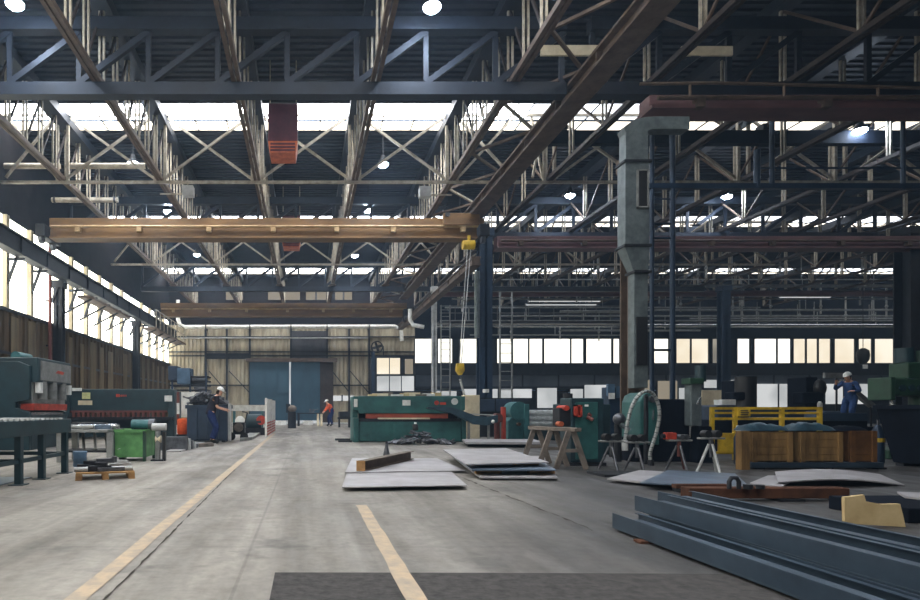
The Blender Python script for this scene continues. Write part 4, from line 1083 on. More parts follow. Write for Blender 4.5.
part('pump_body', MB().tube([(xw(497,20.2),20.2,0),(xw(497,20.2),20.2,.75)],.1,12), 'redd', t)
part('manifold', MB().box(xw(501.5,20.2),xw(505,20.2),20.1,20.3,0,zw(407,20.2)), 'red', t, .01)
part('flange', MB().tube([(xw(497,20.2),20.05,.78),(xw(497,20.2),20.35,.78)],.16,14), 'redd', t)
t = thing('cream_locker', 'cream coloured open locker behind the swing arm', 'locker', (xw(473,22),22,0))
part('locker_body', MB().box(xw(465,22),xw(480,22),22.03,22.5,0,zw(395,22)), 'cream', t, .01)
for a in (465.5,473.5): part('locker_door', pb(MB(),a,a+5.5,396,413,22,.03), 'cream', t)

# ---- plates behind sawhorse
for i,(a,b,c,d,z,m) in enumerate((((468,446.5),(540,446.5),(534,443.6),(464,443.6),.0,'dark'),((466,444),(545,444.5),(533,441),(462,441),.1,'sheet'))):
    ps = [fl(*p,z) for p in (a,b,c,d)]
    single('steel_plate', MB().add(ps+[p+Vector((0,0,.06)) for p in ps],[(0,3,2,1),(4,5,6,7),(0,1,5,4),(1,2,6,5),(2,3,7,6),(3,0,4,7)]), m, ('dark lower plate of the pile before the plate rolls','pale upper plate of the pile before the plate rolls')[i], 'plate', sum(ps,Vector())/4, 'plates before the plate rolls')

# ---- centre sheets
def slab(name, pts, zs, th, mat, label, group=None, cat='sheet', sag=0.0):
    """sheet from four floor-plane points near-left, near-right, far-right, far-left with corner heights"""
    nl,nr,fr,f2 = [Vector((p[0],p[1],0)) for p in pts]; n = 10; vs=[]; fs=[]
    for j in range(n+1):
        for i in range(n+1):
            u,v = i/n,j/n
            p = (nl*(1-u)+nr*u)*(1-v)+(f2*(1-u)+fr*u)*v
            z = (zs[0]*(1-u)+zs[1]*u)*(1-v)+(zs[3]*(1-u)+zs[2]*u)*v - sag*math.sin(math.pi*u)
            vs.append(Vector((p.x,p.y,z+th)))
    m = len(vs); vs += [v-Vector((0,0,th)) for v in vs]
    for j in range(n):
        for i in range(n):
            a = j*(n+1)+i; fs.append((a,a+1,a+n+2,a+n+1)); fs.append((m+a,m+a+n+1,m+a+n+2,m+a+1))
    for i in range(n):
        a=i; b=i+1; fs.append((b,a,m+a,m+b)); a=n*(n+1)+i; b=a+1; fs.append((a,b,m+b,m+a))
        a=i*(n+1); b=a+n+1; fs.append((a,b,m+b,m+a)); a=i*(n+1)+n; b=a+n+1; fs.append((b,a,m+a,m+b))
    c = (nl+nr+fr+f2)/4
    return single(name, MB().add(vs,fs), mat, label, cat, (c.x,c.y,zs[0]), group)
z = .05
slab('steel_sheet', [fl(342,488,z),fl(467,486,z),fl(449,468,z),fl(347,470,z)], (.05,.05,.01,.01), .012, 'sheet', 'wide pale steel sheet on the floor whose near edge lies closest to the viewer', 'big steel sheets on the floor')
slab('steel_sheet', [fl(345,474,.02),fl(465,472,.02),fl(437,459,.02),fl(352,459,.02)], (.034,.034,.024,.024), .012, 'sheet', 'wide pale steel sheet on the floor that lies directly under the steel beam', 'big steel sheets on the floor')
for a,b in ((356,478),(452,478)):
    pass
g = MB()
# steel beam lying on the sheet
b0 = fl(361,471,.05); b1 = fl(410.5,459,.05)
d = (b1-b0); d.z = 0; L_ = d.length; ang = math.atan2(d.y,d.x)
t = thing('steel_beam', 'rusty H section steel beam lying across the wide steel sheet', 'beam', (b0.x,b0.y,.05), None, ang, local=True)
part('flange', MB().box(0,L_,-.07,.07,.0,.016), 'brown', t, .003); part('flange', MB().box(0,L_,-.07,.07,.15,.166), 'wood2', t, .003)
part('web', MB().box(0,L_,-.008,.008,.016,.15), 'brown', t)
part('end_plate', MB().box(-.015,0,-.075,.075,0,.168), 'pine', t)
BASE[t.name] = Vector()
q = Vector((xw(386.5,12.6),12.6,.05))
t = thing('steel_spindle', 'small dark conical spindle standing behind the steel beam', 'spindle', q)
part('spindle_body', MB().lathe(q,[(.07,0),(.075,.05),(.05,.16),(.035,.22),(.03,.3)],14), 'iron', t)
part('spindle_tip', MB().lathe(q,[(.03,.3),(.02,.34),(.008,.36)],10), 'dark', t)
# stack of sheets
stk = [((480,477),(558,477.5),(540,456),(452,456),.03,'sheet','lowest sheet of the pile left of the grey trestle'),
       ((472,469.5),(556,469.5),(522,452),(447,452),.125,'sheetd','middle sheet of the pile left of the grey trestle'),
       ((466,464),(549,462),(506,448),(443,449.5),.20,'sheet','topmost sheet of the pile left of the grey trestle')]
for (a,b,c,d_,z,m,lab) in stk:
    slab('steel_sheet', [fl(*a,z+.02),fl(*b,z+.02),fl(*c,z+.02),fl(*d_,z+.02)], (z,)*4, .02, m, lab, 'sheets in the pile left of the trestle')
for i,(px,py,z0_,z1_) in enumerate(((500,476,0,.03),(540,476,0,.03),(492,470,.05,.125),(546,470,.05,.125),(487,463,.145,.2),(530,463,.145,.2))):
    a = fl(px,py,z1_) + Vector((0,.15,0))
    single('wood_spacer', MB().box(a.x-.2,a.x+.2,a.y,a.y+.1,z0_,z1_), 'pine' , 'wooden spacer between the stacked sheets, %s' % ('left one on the floor','right one on the floor','left one under the middle sheet','right one under the middle sheet','left one under the topmost sheet','right one under the topmost sheet')[i], 'spacer', (a.x,a.y,z0_), 'spacers in the sheet pile')
# ---- trestles
def trestle(x0,x1,y,h,label):
    t = thing('trestle', label, 'trestle', ((x0+x1)/2,y,0), 'weathered trestles')
    part('top_beam', MB().box(x0,x1,y-.06,y+.06,h-.1,h), 'wood2', t, .01)
    for x,s in ((x0+.08,-1),(x1-.08,1)):
        for sy in (-1,1):
            part('leg', MB().bar((x,y+sy*.04,h-.06),(x+s*.12,y+sy*.26,0.0),.075,.05), 'wood2', t)
        part('brace', MB().bar((x+s*.06,y-.16,h*.5),(x+s*.06,y+.16,h*.5),.05,.04), 'wood2', t)
t = thing('trestle', 'weathered grey A frame trestle standing before the teal machine cabinet', 'trestle', (4.6,11.2,0))
part('top_beam', MB().bar((xw(531,11.9),11.9,.7),(xw(578,10.55),10.55,.7),.15,.07), 'wood2', t, .01)
for k,(px,Y) in enumerate(((536,11.8),(553,11.2),(571,10.65))):
    x = xw(px,Y)
    for s in (-1,1):
        part('leg', MB().bar((x+s*.04,Y,.67),(x+s*.26,Y-.02*s,0.0),.085,.05,(0,1,0)), 'wood2', t)
    part('cross_piece', MB().box(x-.13,x+.13,Y-.03,Y+.02,.3,.36), 'wood2', t)

# ---- teal machine cabinet
YM = 11.3
t = thing('machine_cabinet', 'teal machine cabinet with red control box behind the trestle', 'machine', (xw(588,YM),YM+.5,0))
cabx0,cabx1 = xw(571,YM),xw(604,YM)
part('body', MB().box(cabx0,cabx1,YM,YM+.5,.06,zw(398,YM)), 'teald', t, .02)
part('front_door', MB().box(cabx0+.08,cabx1-.12,YM-.02,YM,.12,zw(402,YM)), 'teal', t, .008)
part('plinth', MB().box(cabx0-.03,cabx1+.03,YM-.03,YM+.53,0,.06), 'dark', t)
part('side_box', MB().box(cabx1,cabx1+.18,YM+.1,YM+.45,.2,zw(404,YM)), 'teald', t, .02)
g = MB(); a,b,c,d_ = xw(573,YM),xw(579,YM),zw(417,YM),zw(405,YM)
g.box(a,a+.03,YM-.14,YM-.02,c,d_).box(b-.03,b,YM-.14,YM-.02,c,d_).box(a,b,YM-.14,YM-.02,d_-.03,d_).box(a,b,YM-.14,YM-.02,c,c+.03).box(a+.03,b-.03,YM-.06,YM-.02,c,d_)
part('red_control_box', g, 'red', t)
part('red_knob', MB().tube([(xw(565.5,YM),YM-.06,zw(408,YM)),(xw(565.5,YM),YM+.3,zw(408,YM))],.05,12), 'red', t)
part('valve_block', MB().box(xw(560,YM),cabx0+.01,YM+.02,YM+.35,zw(426,YM),zw(408,YM)), 'dark', t, .01)
part('valve_cap', MB().tube([(xw(560,YM),YM+.1,zw(424,YM)),(xw(560,YM),YM-.06,zw(424,YM))],.05,10), 'copper', t)
part('red_lever', MB().tube([(xw(586,YM),YM-.05,zw(417,YM)),(xw(590,YM),YM-.12,zw(420,YM))],.035,8).tube([(xw(587,YM),YM-.06,zw(413.5,YM)),(xw(589.5,YM),YM-.06,zw(416,YM))],.03,8), 'redd', t)
part('top_flange', MB().tube([(xw(577,YM),YM+.4,zw(398,YM)),(xw(577,YM),YM+.4,zw(393,YM))],.09,12), 'dark', t)
part('name_plate', pb(MB(),585,588.5,404.5,406.5,YM-.03,.02), 'lab', t)
# posts, cabinets between column and machines
Ym = 15.5
t = thing('control_cubicle', 'blue control cubicle at the foot of the red brown column', 'cabinet', (xw(617,Ym),Ym,0))
part('body', pb(MB(),609,623,387,470,Ym,.4), 'bluep', t, .015)
part('upper_box', pb(MB(),608,615,384,396,Ym-.1,.1), 'drum', t, .01)
part('paper_note', pb(MB(),609,615,393,399,Ym-.12,.02), 'lab', t)
part('door', pb(MB(),616,622,386,398,Ym-.03,.03), 'drum', t)
Yb_ = 12.2
t = thing('machine_tool', 'dark navy machine body with a bright teal rounded door, behind the hose loop', 'machine', (xw(665,Yb_),Yb_,0))
part('body', pb(MB(),652,690,399,470,Yb_,.75), 'bind', t, .03)
part('rounded_door', MB().prism([(xw(637,Yb_),.35),(xw(637,Yb_),zw(402,Yb_)),(xw(640,Yb_),zw(395,Yb_)),(xw(646,Yb_),zw(392,Yb_)),(xw(652,Yb_),zw(395,Yb_)),(xw(656,Yb_),zw(402,Yb_)),(xw(656,Yb_),.35)],'y',Yb_-.12,Yb_+.6), 'teal', t, .02)
part('base', pb(MB(),632,692,438,470,Yb_-.05,.8), 'bind', t, .02)
part('gauge', MB().tube([(xw(648,Yb_),Yb_-.2,zw(399,Yb_)),(xw(648,Yb_),Yb_-.1,zw(399,Yb_))],.07,12), 'iron', t)
part('door_handle', pb(MB(),653,654,410,420,Yb_-.16,.04), 'chrome', t)
t = thing('valve_stand', 'small valve stand left of the hose loop', 'stand', (xw(618,12.2),12.2,0))
part('post', MB().tube([(xw(618,12.2),12.2,0),(xw(618,12.2),12.2,.95)],.07,10), 'dark', t)
part('valve_body', MB().ball((xw(618,12.2),12.15,zw(419,12.2)),.12,12,8), 'iron', t)
part('outlet', MB().tube([(xw(618,12.2),12.1,zw(424,12.2)),(xw(624,12.2),12.0,zw(430,12.2))],.05,10), 'galv', t)
# hose loop
Yo = 11.2
def H_(px,py,dy=0): return at(px,py,Yo+dy)
t = thing('hose_loop', 'pale flexible hose hanging in a tall loop before the dark machine', 'hose', (xw(642,Yo),Yo,0))
def smooth(pts, k=4):
    out=[]; P=[Vector(p) for p in pts]
    for i in range(len(P)-1):
        p0,p1,p2,p3 = P[max(i-1,0)],P[i],P[i+1],P[min(i+2,len(P)-1)]
        for j in range(k):
            u=j/k; out.append(.5*((2*p1)+(-p0+p2)*u+(2*p0-5*p1+4*p2-p3)*u*u+(-p0+3*p1-3*p2+p3)*u**3))
    out.append(P[-1]); return out
hp = smooth([H_(625,450),H_(625.5,437),H_(628,420),H_(632,406),H_(638,396),H_(645,391.5),H_(652,393,.05),H_(657.5,402,.1),H_(659.5,415,.15),H_(657,430,.2),H_(653,443,.2),H_(650,454,.2),H_(651,466,.15)],5)
part('hose_tube', MB().tube(hp,.032,10), 'hose', t)
g = MB()
for i in range(2,len(hp)-1,2):
    dd=(hp[i+1]-hp[i-1]).normalized(); g.tube([hp[i]-dd*.008,hp[i]+dd*.008],.036,10)
part('hose_rib', g, 'galv', t)
part('hose_nozzle', MB().tube([H_(625,450.5),H_(624.8,440)],.055,12), 'lgrey', t)
part('end_cuff', MB().tube([H_(650.5,460,.17),H_(651,466.2,.15)],.055,12), 'dark', t)
t = thing('hose_bracket', 'short dark post holding up the hose loop', 'post', (xw(646,Yo+.4),Yo+.4,0))
part('post', MB().tube([(xw(646,Yo+.4),Yo+.4,0),(xw(646,Yo+.4),Yo+.4,zw(395,Yo+.4))],.04,10), 'dark', t)
part('hook', MB().tube([(xw(646,Yo+.4),Yo+.4,zw(396,Yo+.4)),(xw(646,Yo),Yo-.02,zw(394.8,Yo))],.025,8), 'dark', t)
# pipe stands
def rstand(px,py,top,label,kind):
    b = fl(px,py); Y = b.y; zt = zw(top,Y)
    t = thing('pipe_stand', label, 'stand', b, 'tripod roller stands')
    for k in range(3):
        a = k*2.094+.6
        part('leg', MB().tube([(b.x+.2*math.cos(a),Y+.2*math.sin(a),.0),(b.x+.03*math.cos(a),Y+.03*math.sin(a),zt-.1)],.022,8), 'lgrey' if kind=='w' else ('iron' if kind!='r' or k else 'redd'), t)
    part('column', MB().tube([(b.x,Y,zt*.45),(b.x,Y,zt)],.03,10), 'redd' if kind=='r' else 'iron', t)
    part('head_plate', MB().box(b.x-.2,b.x+.2,Y-.06,Y+.06,zt-.02,zt+.01), 'grey', t, .004)
    if kind != 'r':
        for s in (-1,1): part('roller', MB().tube([(b.x+s*.085,Y-.07,zt+.07),(b.x+s*.085,Y+.07,zt+.07)],.06,14), 'black', t)
    else:
        for s in (.25,1.2): part('roller', MB().tube([(b.x+s*.085,Y-.07,zt+.055),(b.x+s*.085,Y+.07,zt+.055)],.045,14), 'iron', t)
    return t
rstand(611,470,441,'tripod roller stand between the teal cabinet and the hose loop','g')
rstand(637,471,442,'tripod roller stand standing right under the hose loop','g')
rstand(679,470,440,'tripod roller stand with a red leg carrying a red tool','r')
rstand(711,473,438,'pale legged tripod roller stand left of the yellow guard','w')
b = fl(674,470); zt = zw(440,b.y)+.01
t = thing('power_tool', 'red power tool resting on the tripod stand with the red leg', 'tool', (b.x,b.y,zt))
part('tool_body', MB().box(xw(664.5,b.y),xw(675,b.y),b.y-.06,b.y+.06,zt,zt+.12), 'red', t, .015)
part('tool_head', MB().tube([(xw(664.5,b.y),b.y,zt+.06),(xw(661.5,b.y),b.y,zt+.06)],.04,12), 'dark', t)
# drill press
Yp = 12.15
t = thing('pillar_press', 'tall grey green pillar press left of the yellow guard', 'machine', (xw(695,Yp),Yp,0))
part('pillar', pb(MB(),691,702,381,426,Yp-.25,.22), 'galv', t, .02)
part('head', MB().tube([(xw(696,Yp),Yp-.14,zw(382,Yp)),(xw(696,Yp),Yp-.14,zw(366,Yp))],.1,14), 'teald', t)
part('collar', pb(MB(),690,704,378,384,Yp-.28,.28), 'mgreen', t, .01)
part('base', MB().prism([(xw(690,Yp),zw(426,Yp)),(xw(702,Yp),zw(426,Yp)),(xw(708,Yp),0),(xw(688,Yp),0)],'y',Yp-.3,Yp-.02), 'bind', t, .02)
part('feed_lever', MB().tube([(xw(692,Yp),Yp-.25,zw(398,Yp)),(xw(686,Yp),Yp-.36,zw(404,Yp))],.025,8), 'chrome', t)

# ---- yellow guard
Yy = 12.6
t = thing('safety_guard', 'yellow railing guard with a solid yellow panel before the machines on the right', 'guard', (xw(765,Yy),Yy,0))
for px in (713,736): part('post', pb(MB(),px-1.6,px+1.6,407,468,Yy,.07), 'yel', t)
for px in (783,821): part('post', pb(MB(),px-1.6,px+1.6,407,468,Yy,.07), 'yel', t)
for (a,b) in ((407,409.6),(412,414),(417.5,420)):
    part('rail', pb(MB(),713,821,a,b,Yy+.01,.05), 'yel', t)
part('solid_panel', pb(MB(),719,735,433,453,Yy-.03,.05), 'yel', t, .006)
part('frame_bar', pb(MB(),713,736,451.5,454,Yy-.01,.06), 'yel', t)
pl = part('sign_plate', pb(MB(),738.5,750.5,408.5,416.5,Yy-.04,.04), 'yel', t, .004)
g = MB()
for k in range(3): pb(g,741,748+(k%2),410.2+k*2,411.2+k*2,Yy-.05,.012)
part('sign_print', g, 'ink', pl)
Yn = 14.6
t = thing('lathe', 'long dark navy lathe behind the yellow guard', 'lathe', (xw(775,Yn),Yn,0))
part('bed', pb(MB(),716,868,420,436,Yn,.8), 'bind', t, .03)
part('base', pb(MB(),722,862,436,470,Yn+.1,.7), 'bind', t, .02)
part('headstock', pb(MB(),717,737,405,421,Yn,.9), 'binb', t, .04)
part('tailstock', pb(MB(),824,842,411,421,Yn,.6), 'binb', t, .04)
part('splash_guard', pb(MB(),820,868,413,421,Yn-.06,.06), 'binb', t, .01)
part('guide_way', pb(MB(),738,822,417.5,420,Yn+.1,.5), 'chrome', t)
part('white_plate', pb(MB(),722,736,399.5,405,Yn+.1,.3), 'lab', t, .01)
t = thing('milling_head', 'black upright machine head left of the large white panel', 'machine', (xw(743,17),17,0))
part('column', pb(MB(),738,750,380,470,17,.7), 'bind', t, .03)
part('head', MB().tube([(xw(743,17),16.9,zw(408,17)),(xw(743,17),16.9,zw(377,17))],.26,16), 'black', t)
part('arm', pb(MB(),734,756,392,400,16.7,.4), 'bind', t, .03)
t = thing('milling_head', 'black upright machine head between the two white panels at the right', 'machine', (xw(812,17.5),17.5,0))
part('column', pb(MB(),806,818,377,470,17.5,.7), 'bind', t, .03)
part('head', MB().ball((xw(817,17.5),17.4,zw(388,17.5)),.17,14,10,(1,.8,1.5)), 'black', t)
part('arm', pb(MB(),803,824,392,404,17.3,.4), 'bind', t, .03)
part('white_cap', MB().lathe((xw(811,17.5),17.2,zw(407,17.5)),[(.06,0),(.06,.1),(.03,.16)],10), 'lab', t)
single('beige_partition', MB().box(xw(702,24),xw(731,24),24,24.08,0,zw(390,24)), 'cream', 'beige partition panel behind the pillar press', 'partition', (xw(716,24),24,0))
# ---- wooden crates
YX = 10.7
def crate(a,b,t_,bt,Y,dep,label,mat):
    x0,x1,z1_,z0_ = xw(a,Y),xw(b,Y),zw(t_,Y),max(.0,zw(bt,Y))
    t = thing('wooden_crate', label, 'crate', ((x0+x1)/2,Y+dep/2,z0_), 'wooden crates')
    n = 4
    for i in range(n):
        za,zb_ = z0_+i*(z1_-z0_)/n, z0_+(i+1)*(z1_-z0_)/n-.006
        part('front_board', MB().box(x0+.01,x1-.01,Y,Y+.025,za,zb_), mat, t)
    part('back_panel', MB().box(x0+.01,x1-.01,Y+dep-.025,Y+dep,z0_,z1_), mat, t)
    for x in (x0,x1-.025): part('side_panel', MB().box(x,x+.025,Y+.025,Y+dep-.025,z0_,z1_), mat, t)
    for x in (x0,x1-.08): part('corner_batten', MB().box(x,x+.08,Y-.025,Y,z0_,z1_), mat, t)
    part('bottom_panel', MB().box(x0,x1,Y,Y+dep,z0_,z0_+.02), mat, t)
crate(752,792,432,462,YX,.4,'pale wooden crate directly below the yellow guard','wood')
crate(800,842,432,462,YX,.4,'wooden crate with a dark stained front in the middle of the crate row','wood')
crate(850,876,431,462,YX,.4,'brown wooden crate at the right end of the crate row, beside the dark bin','woodb')
single('crate_post', MB().box(xw(741.5,YX-.2),xw(750,YX-.2),YX-.2,YX-.05,0,zw(431,YX-.2)), 'wood', 'pale upright plank standing at the left end of the crates', 'plank', (xw(746,YX),YX-.2,0), None, .006)
t = thing('crate_skid', 'dark steel skid carrying the row of wooden crates', 'skid', (xw(815,YX),YX,0))
zc = zw(462,YX)
part('beam', MB().box(xw(752,YX-.1),xw(884,YX-.1),YX-.1,YX+.05,.03,zc), 'chan', t, .004)
part('beam', MB().box(xw(752,YX),xw(884,YX),YX+.3,YX+.42,.03,zc), 'chan', t, .004)
for px in (757,825,878): part('cross_bar', MB().box(xw(px,YX)-.08,xw(px,YX)+.08,YX-.08,YX+.42,0,.03), 'dark', t)
# tarps and sacks on the crates
def cushion(x0,x1,y0,y1,z0_,h,seed):
    random.seed(seed); n=14; m=6; vs=[];fs=[]
    for j in range(m+1):
        for i in range(n+1):
            u,v=i/n,j/m; e=(math.sin(math.pi*min(1,max(0,u)))**.35)*(math.sin(math.pi*v)**.35) if 0<u<1 and 0<v<1 else 0
            vs.append((x0+(x1-x0)*u,y0+(y1-y0)*v,z0_+h*e*(.75+.4*random.random())))
    for j in range(m):
        for i in range(n):
            a=j*(n+1)+i; fs.append((a,a+1,a+n+2,a+n+1))
    b=len(vs); vs += [(x0,y0,z0_),(x1,y0,z0_),(x1,y1,z0_),(x0,y1,z0_)]
    fs.append((b,b+3,b+2,b+1)); return MB().add(vs,fs,True)
zt = zw(431,YX)
for i,(a,b,h,m,lab) in enumerate(((745,793,.13,'tarp','crumpled dark tarpaulin draped over the pale wooden crate'),(794,840,.15,'tarp','crumpled blue tarpaulin on the middle wooden crate'),(838,872,.1,'bind','dark plastic sheet folded on the brown wooden crate'))):
    single('tarpaulin', cushion(xw(a,YX),xw(b,YX),YX+.02,YX+.38,zt+.003,h,31+i), m, lab, 'tarpaulin', (xw((a+b)/2,YX),YX+.4,zt), 'tarpaulins on the crates')
t = thing('blue_gas_bottle', 'blue bottle with a yellow collar between the crates and the dark bin', 'gas bottle', (xw(877,11.6),11.6,0))
q = Vector((xw(878,11.8),11.8,0))
part('bottle_body', MB().lathe(q,[(.09,0),(.1,.03),(.1,.62),(.05,.74),(.03,.76)],14), 'bluep', t)
part('collar', MB().lathe(q,[(.105,.42),(.105,.5)],14), 'yel', t)
part('valve', MB().tube([q+Vector((0,0,.76)),q+Vector((0,0,.86))],.025,8), 'iron', t)
q = Vector((xw(738.5,11.6),11.6,0))
t = thing('blue_gas_bottle', 'blue bottle with a white cap just left of the pale wooden crate', 'gas bottle', q)
part('bottle_body', MB().lathe(q,[(.07,0),(.08,.03),(.08,.5),(.05,.6),(.03,.62)],14), 'bluep', t)
part('valve_cap', MB().lathe(q,[(.045,.62),(.05,.7),(.03,.75)],12), 'lab', t)

# ---- dark bin and radial drill at the right edge
Yr = 10.3
t = thing('tipping_bin', 'large black blue tapered bin at the right edge of the picture', 'bin', (11.0,Yr+.6,0))
bx = [xw(876,Yr+1.3),xw(990,Yr)+.9,xw(893,Yr+1.1),xw(975,Yr)+.9]; zt_,zb_ = zw(408,Yr),.06
part('body', loft(MB(),[P4(bx[2],bx[3],Yr+.12,Yr+1.1,zb_),P4(bx[0],bx[1],Yr,Yr+1.3,zt_)]), 'bind', t, .01)
g = MB(); g.box(bx[0]-.03,bx[1]+.03,Yr-.04,Yr+.02,zt_-.02,zt_+.06).box(bx[0]-.03,bx[1]+.03,Yr+1.28,Yr+1.34,zt_-.02,zt_+.06).box(bx[0]-.04,bx[0]+.02,Yr,Yr+1.3,zt_-.02,zt_+.06).box(bx[1]-.02,bx[1]+.04,Yr,Yr+1.3,zt_-.02,zt_+.06)
part('rim', g, 'bind', t)
part('skid', MB().box(bx[2],bx[3],Yr+.2,Yr+.35,0,.06), 'dark', t); part('skid', MB().box(bx[2],bx[3],Yr+.9,Yr+1.05,0,.06), 'dark', t)
Yl = 13.0
t = thing('radial_drill', 'green radial drilling machine rising above the dark bin at the right edge', 'drill', (xw(925,Yl),Yl,0))
part('arm', pb(MB(),894,960,378.5,396,Yl,.5), 'mgreen', t, .05)
part('arm_end_plate', pb(MB(),891,896,377,400,Yl-.05,.55), 'mgreen', t, .02)
for px in (902,911,920): part('round_cover', MB().tube([(xw(px,Yl),Yl-.03,zw(388,Yl)),(xw(px,Yl),Yl+.01,zw(388,Yl))],.07,14), 'teald', t)
part('spindle_head', pb(MB(),908,940,362,379,Yl+.02,.45), 'mgreen', t, .04)
part('motor', MB().tube([(xw(916,Yl),Yl+.25,zw(362,Yl)),(xw(916,Yl),Yl+.25,zw(347,Yl))],.17,16), 'teald', t)
part('spindle', MB().tube([(xw(902,Yl),Yl+.2,zw(396,Yl)),(xw(902,Yl),Yl+.2,zw(409,Yl))],.06,12), 'chrome', t)
part('pillar', MB().tube([(xw(935,Yl),Yl+.25,0),(xw(935,Yl),Yl+.25,zw(350,Yl))],.24,18), 'mgreen', t)
part('base_plate', MB().box(xw(880,Yl),xw(960,Yl),Yl-.2,Yl+.9,0,.2), 'mgreen', t, .02)
# stair beside the man
t = thing('stair_rail', 'pale slanting handrail and platform rail beside the man on the right', 'handrail', (xw(862,20.6),20.6,0))
part('slant_rail', MB().bar(at(841,381,20.6),at(872,406,20.6),.18,.14), 'grey', t)
part('top_rail', MB().bar(at(824,375.5,20.6),at(846,375.5,20.6),.1,.18), 'grey', t)
for px in (836.5,844): part('post', MB().tube([at(px,376,20.6),(xw(px,20.6),20.6,0)],.03,8), 'dark', t)
part('post', MB().tube([at(871,405,20.6),(xw(871,20.6),20.6,0)],.03,8), 'dark', t)
t = thing('step_platform', 'dark navy platform on which the man on the right stands', 'platform', (xw(850,20),20,0))
part('deck', MB().box(xw(830,20),xw(875,20),19.6,20.45,.42,.5), 'bind', t)
for px in (832,873): part('leg', MB().box(xw(px,20)-.06,xw(px,20)+.06,19.62,20.4,0,.42), 'bind', t)
q = at(863,357,38)
t = thing('hanging_bucket', 'dark rounded bucket hanging in front of the right office windows', 'bucket', q)
part('bucket_body', MB().lathe(q+Vector((0,0,-.45)),[(.14,0),(.3,.25),(.34,.55),(.3,.85),(.12,1.0)],16), 'black', t)
part('label_tag', MB().box(q.x-.12,q.x+.12,q.y-.2,q.y-.1,q.z-.75,q.z-.5), 'lab', t)
part('rope', MB().tube([q+Vector((0,0,.5)),(q.x,q.y,ZB)],.02,6), 'dark', t)

# ---- plates on the floor at the right
sl = slab
sl('thin_plate', [fl(607,479,.05),fl(655,484,.05),fl(674,473,.05),fl(640,470.5,.05)], (.04,.04,.04,.04), .02, 'sheet', 'pale plate lying flat below the hose loop', 'plates on the dark floor')
sl('thin_plate', [fl(640,486,.05),fl(752,488.5,.05),fl(735,473,.05),fl(668,473,.05)], (.08,.03,.03,.08), .015, 'sheetd', 'blue grey plate lying flat below the pale legged tripod stand', 'plates on the dark floor')
sl('thin_plate', [fl(750,483,.06),fl(782,487,.06),fl(800,475,.06),fl(768,475,.06)], (.05,.05,.04,.04), .015, 'sheet', 'small bright plate on the floor in front of the crates', 'plates on the dark floor')
sl('thin_plate', [fl(778,487,.03),fl(905,486,.0),fl(880,475,.0),fl(775,474,.05)], (.08,.0,.0,.075), .015, 'sheet', 'long bright bent plate on the floor in front of the crate skid', 'plates on the dark floor', sag=-.06)
q = fl(608,478)
single('plate_support', MB().box(q.x,q.x+.9,q.y+.1,q.y+.7,0,.04), 'dark', 'dark batten carrying the pale plate below the hose loop', 'batten', (q.x,q.y,0))
sl('thin_plate', [fl(905,503,.1),fl(1010,512,.1),fl(1000,498,.1),fl(897,498,.1)], (.15,.1,.1,.15), .02, 'sheet', 'pale plate lying on the dark bin load at the right edge behind the cardboard', 'plates on the dark floor')
q = fl(940,520)
single('dark_crate', MB().box(xw(903,5.6),xw(985,5.6),5.55,6.4,0,.14), 'bind', 'dark low box at the right edge behind the cardboard', 'box', (6.1,5.9,0), None, .01)
# timbers with shackle
a,b = fl(676,490,.1),fl(775,497,.1)
t = thing('rusty_timber', 'rust brown beam with dark fittings behind the stacked steel channels', 'beam', (4.6,7.0,0))
part('beam_body', MB().box(xw(690,6.9),xw(850,6.9),6.9,7.08,.03,.15), 'tim', t, .01)
for px in (700,790): part('end_block', MB().box(xw(px,6.9)-.14,xw(px,6.9)+.14,6.85,7.12,0,.03), 'dark', t)
qs = Vector((xw(734,6.85),6.85,.15))
part('shackle', MB().tube([qs+Vector((-.055,0,0)),qs+Vector((-.055,0,.08)),qs+Vector((-.03,0,.125)),qs+Vector((.03,0,.125)),qs+Vector((.055,0,.08)),qs+Vector((.055,0,0))],.024,8), 'dark', t)
part('bolt', MB().tube([qs+Vector((.16,0,0)),qs+Vector((.16,0,.05))],.05,10), 'dark', t); part('bolt', MB().tube([qs+Vector((.3,0,0)),qs+Vector((.3,0,.045))],.045,10), 'dark', t)
t = thing('rusty_bar', 'thin rust brown bar on blocks between the plates and the rusty beam', 'bar', (4.9,7.6,0))
part('bar_body', MB().box(xw(674,7.7),xw(726,7.7),7.65,7.75,.05,.1), 'tim', t)
for px in (684,715): part('block', MB().box(xw(px,7.7)-.1,xw(px,7.7)+.1,7.62,7.78,0,.05), 'dark', t)
# cardboard
cb0 = Vector((xw(845,5.35),5.35,0))
t = thing('cardboard_sheet', 'torn piece of pale cardboard standing behind the steel channels at the right', 'cardboard', cb0)
pts = [(843,523),(842.5,497),(862,494.5),(864,501),(880,504),(898,503.5),(901,515),(903.5,527)]
def fp(px,py): return (xw(px,5.4),max(.0,zw(py,5.4)))
part('board', MB().prism([fp(*p) for p in pts],'y',5.38,5.41), 'card', t)

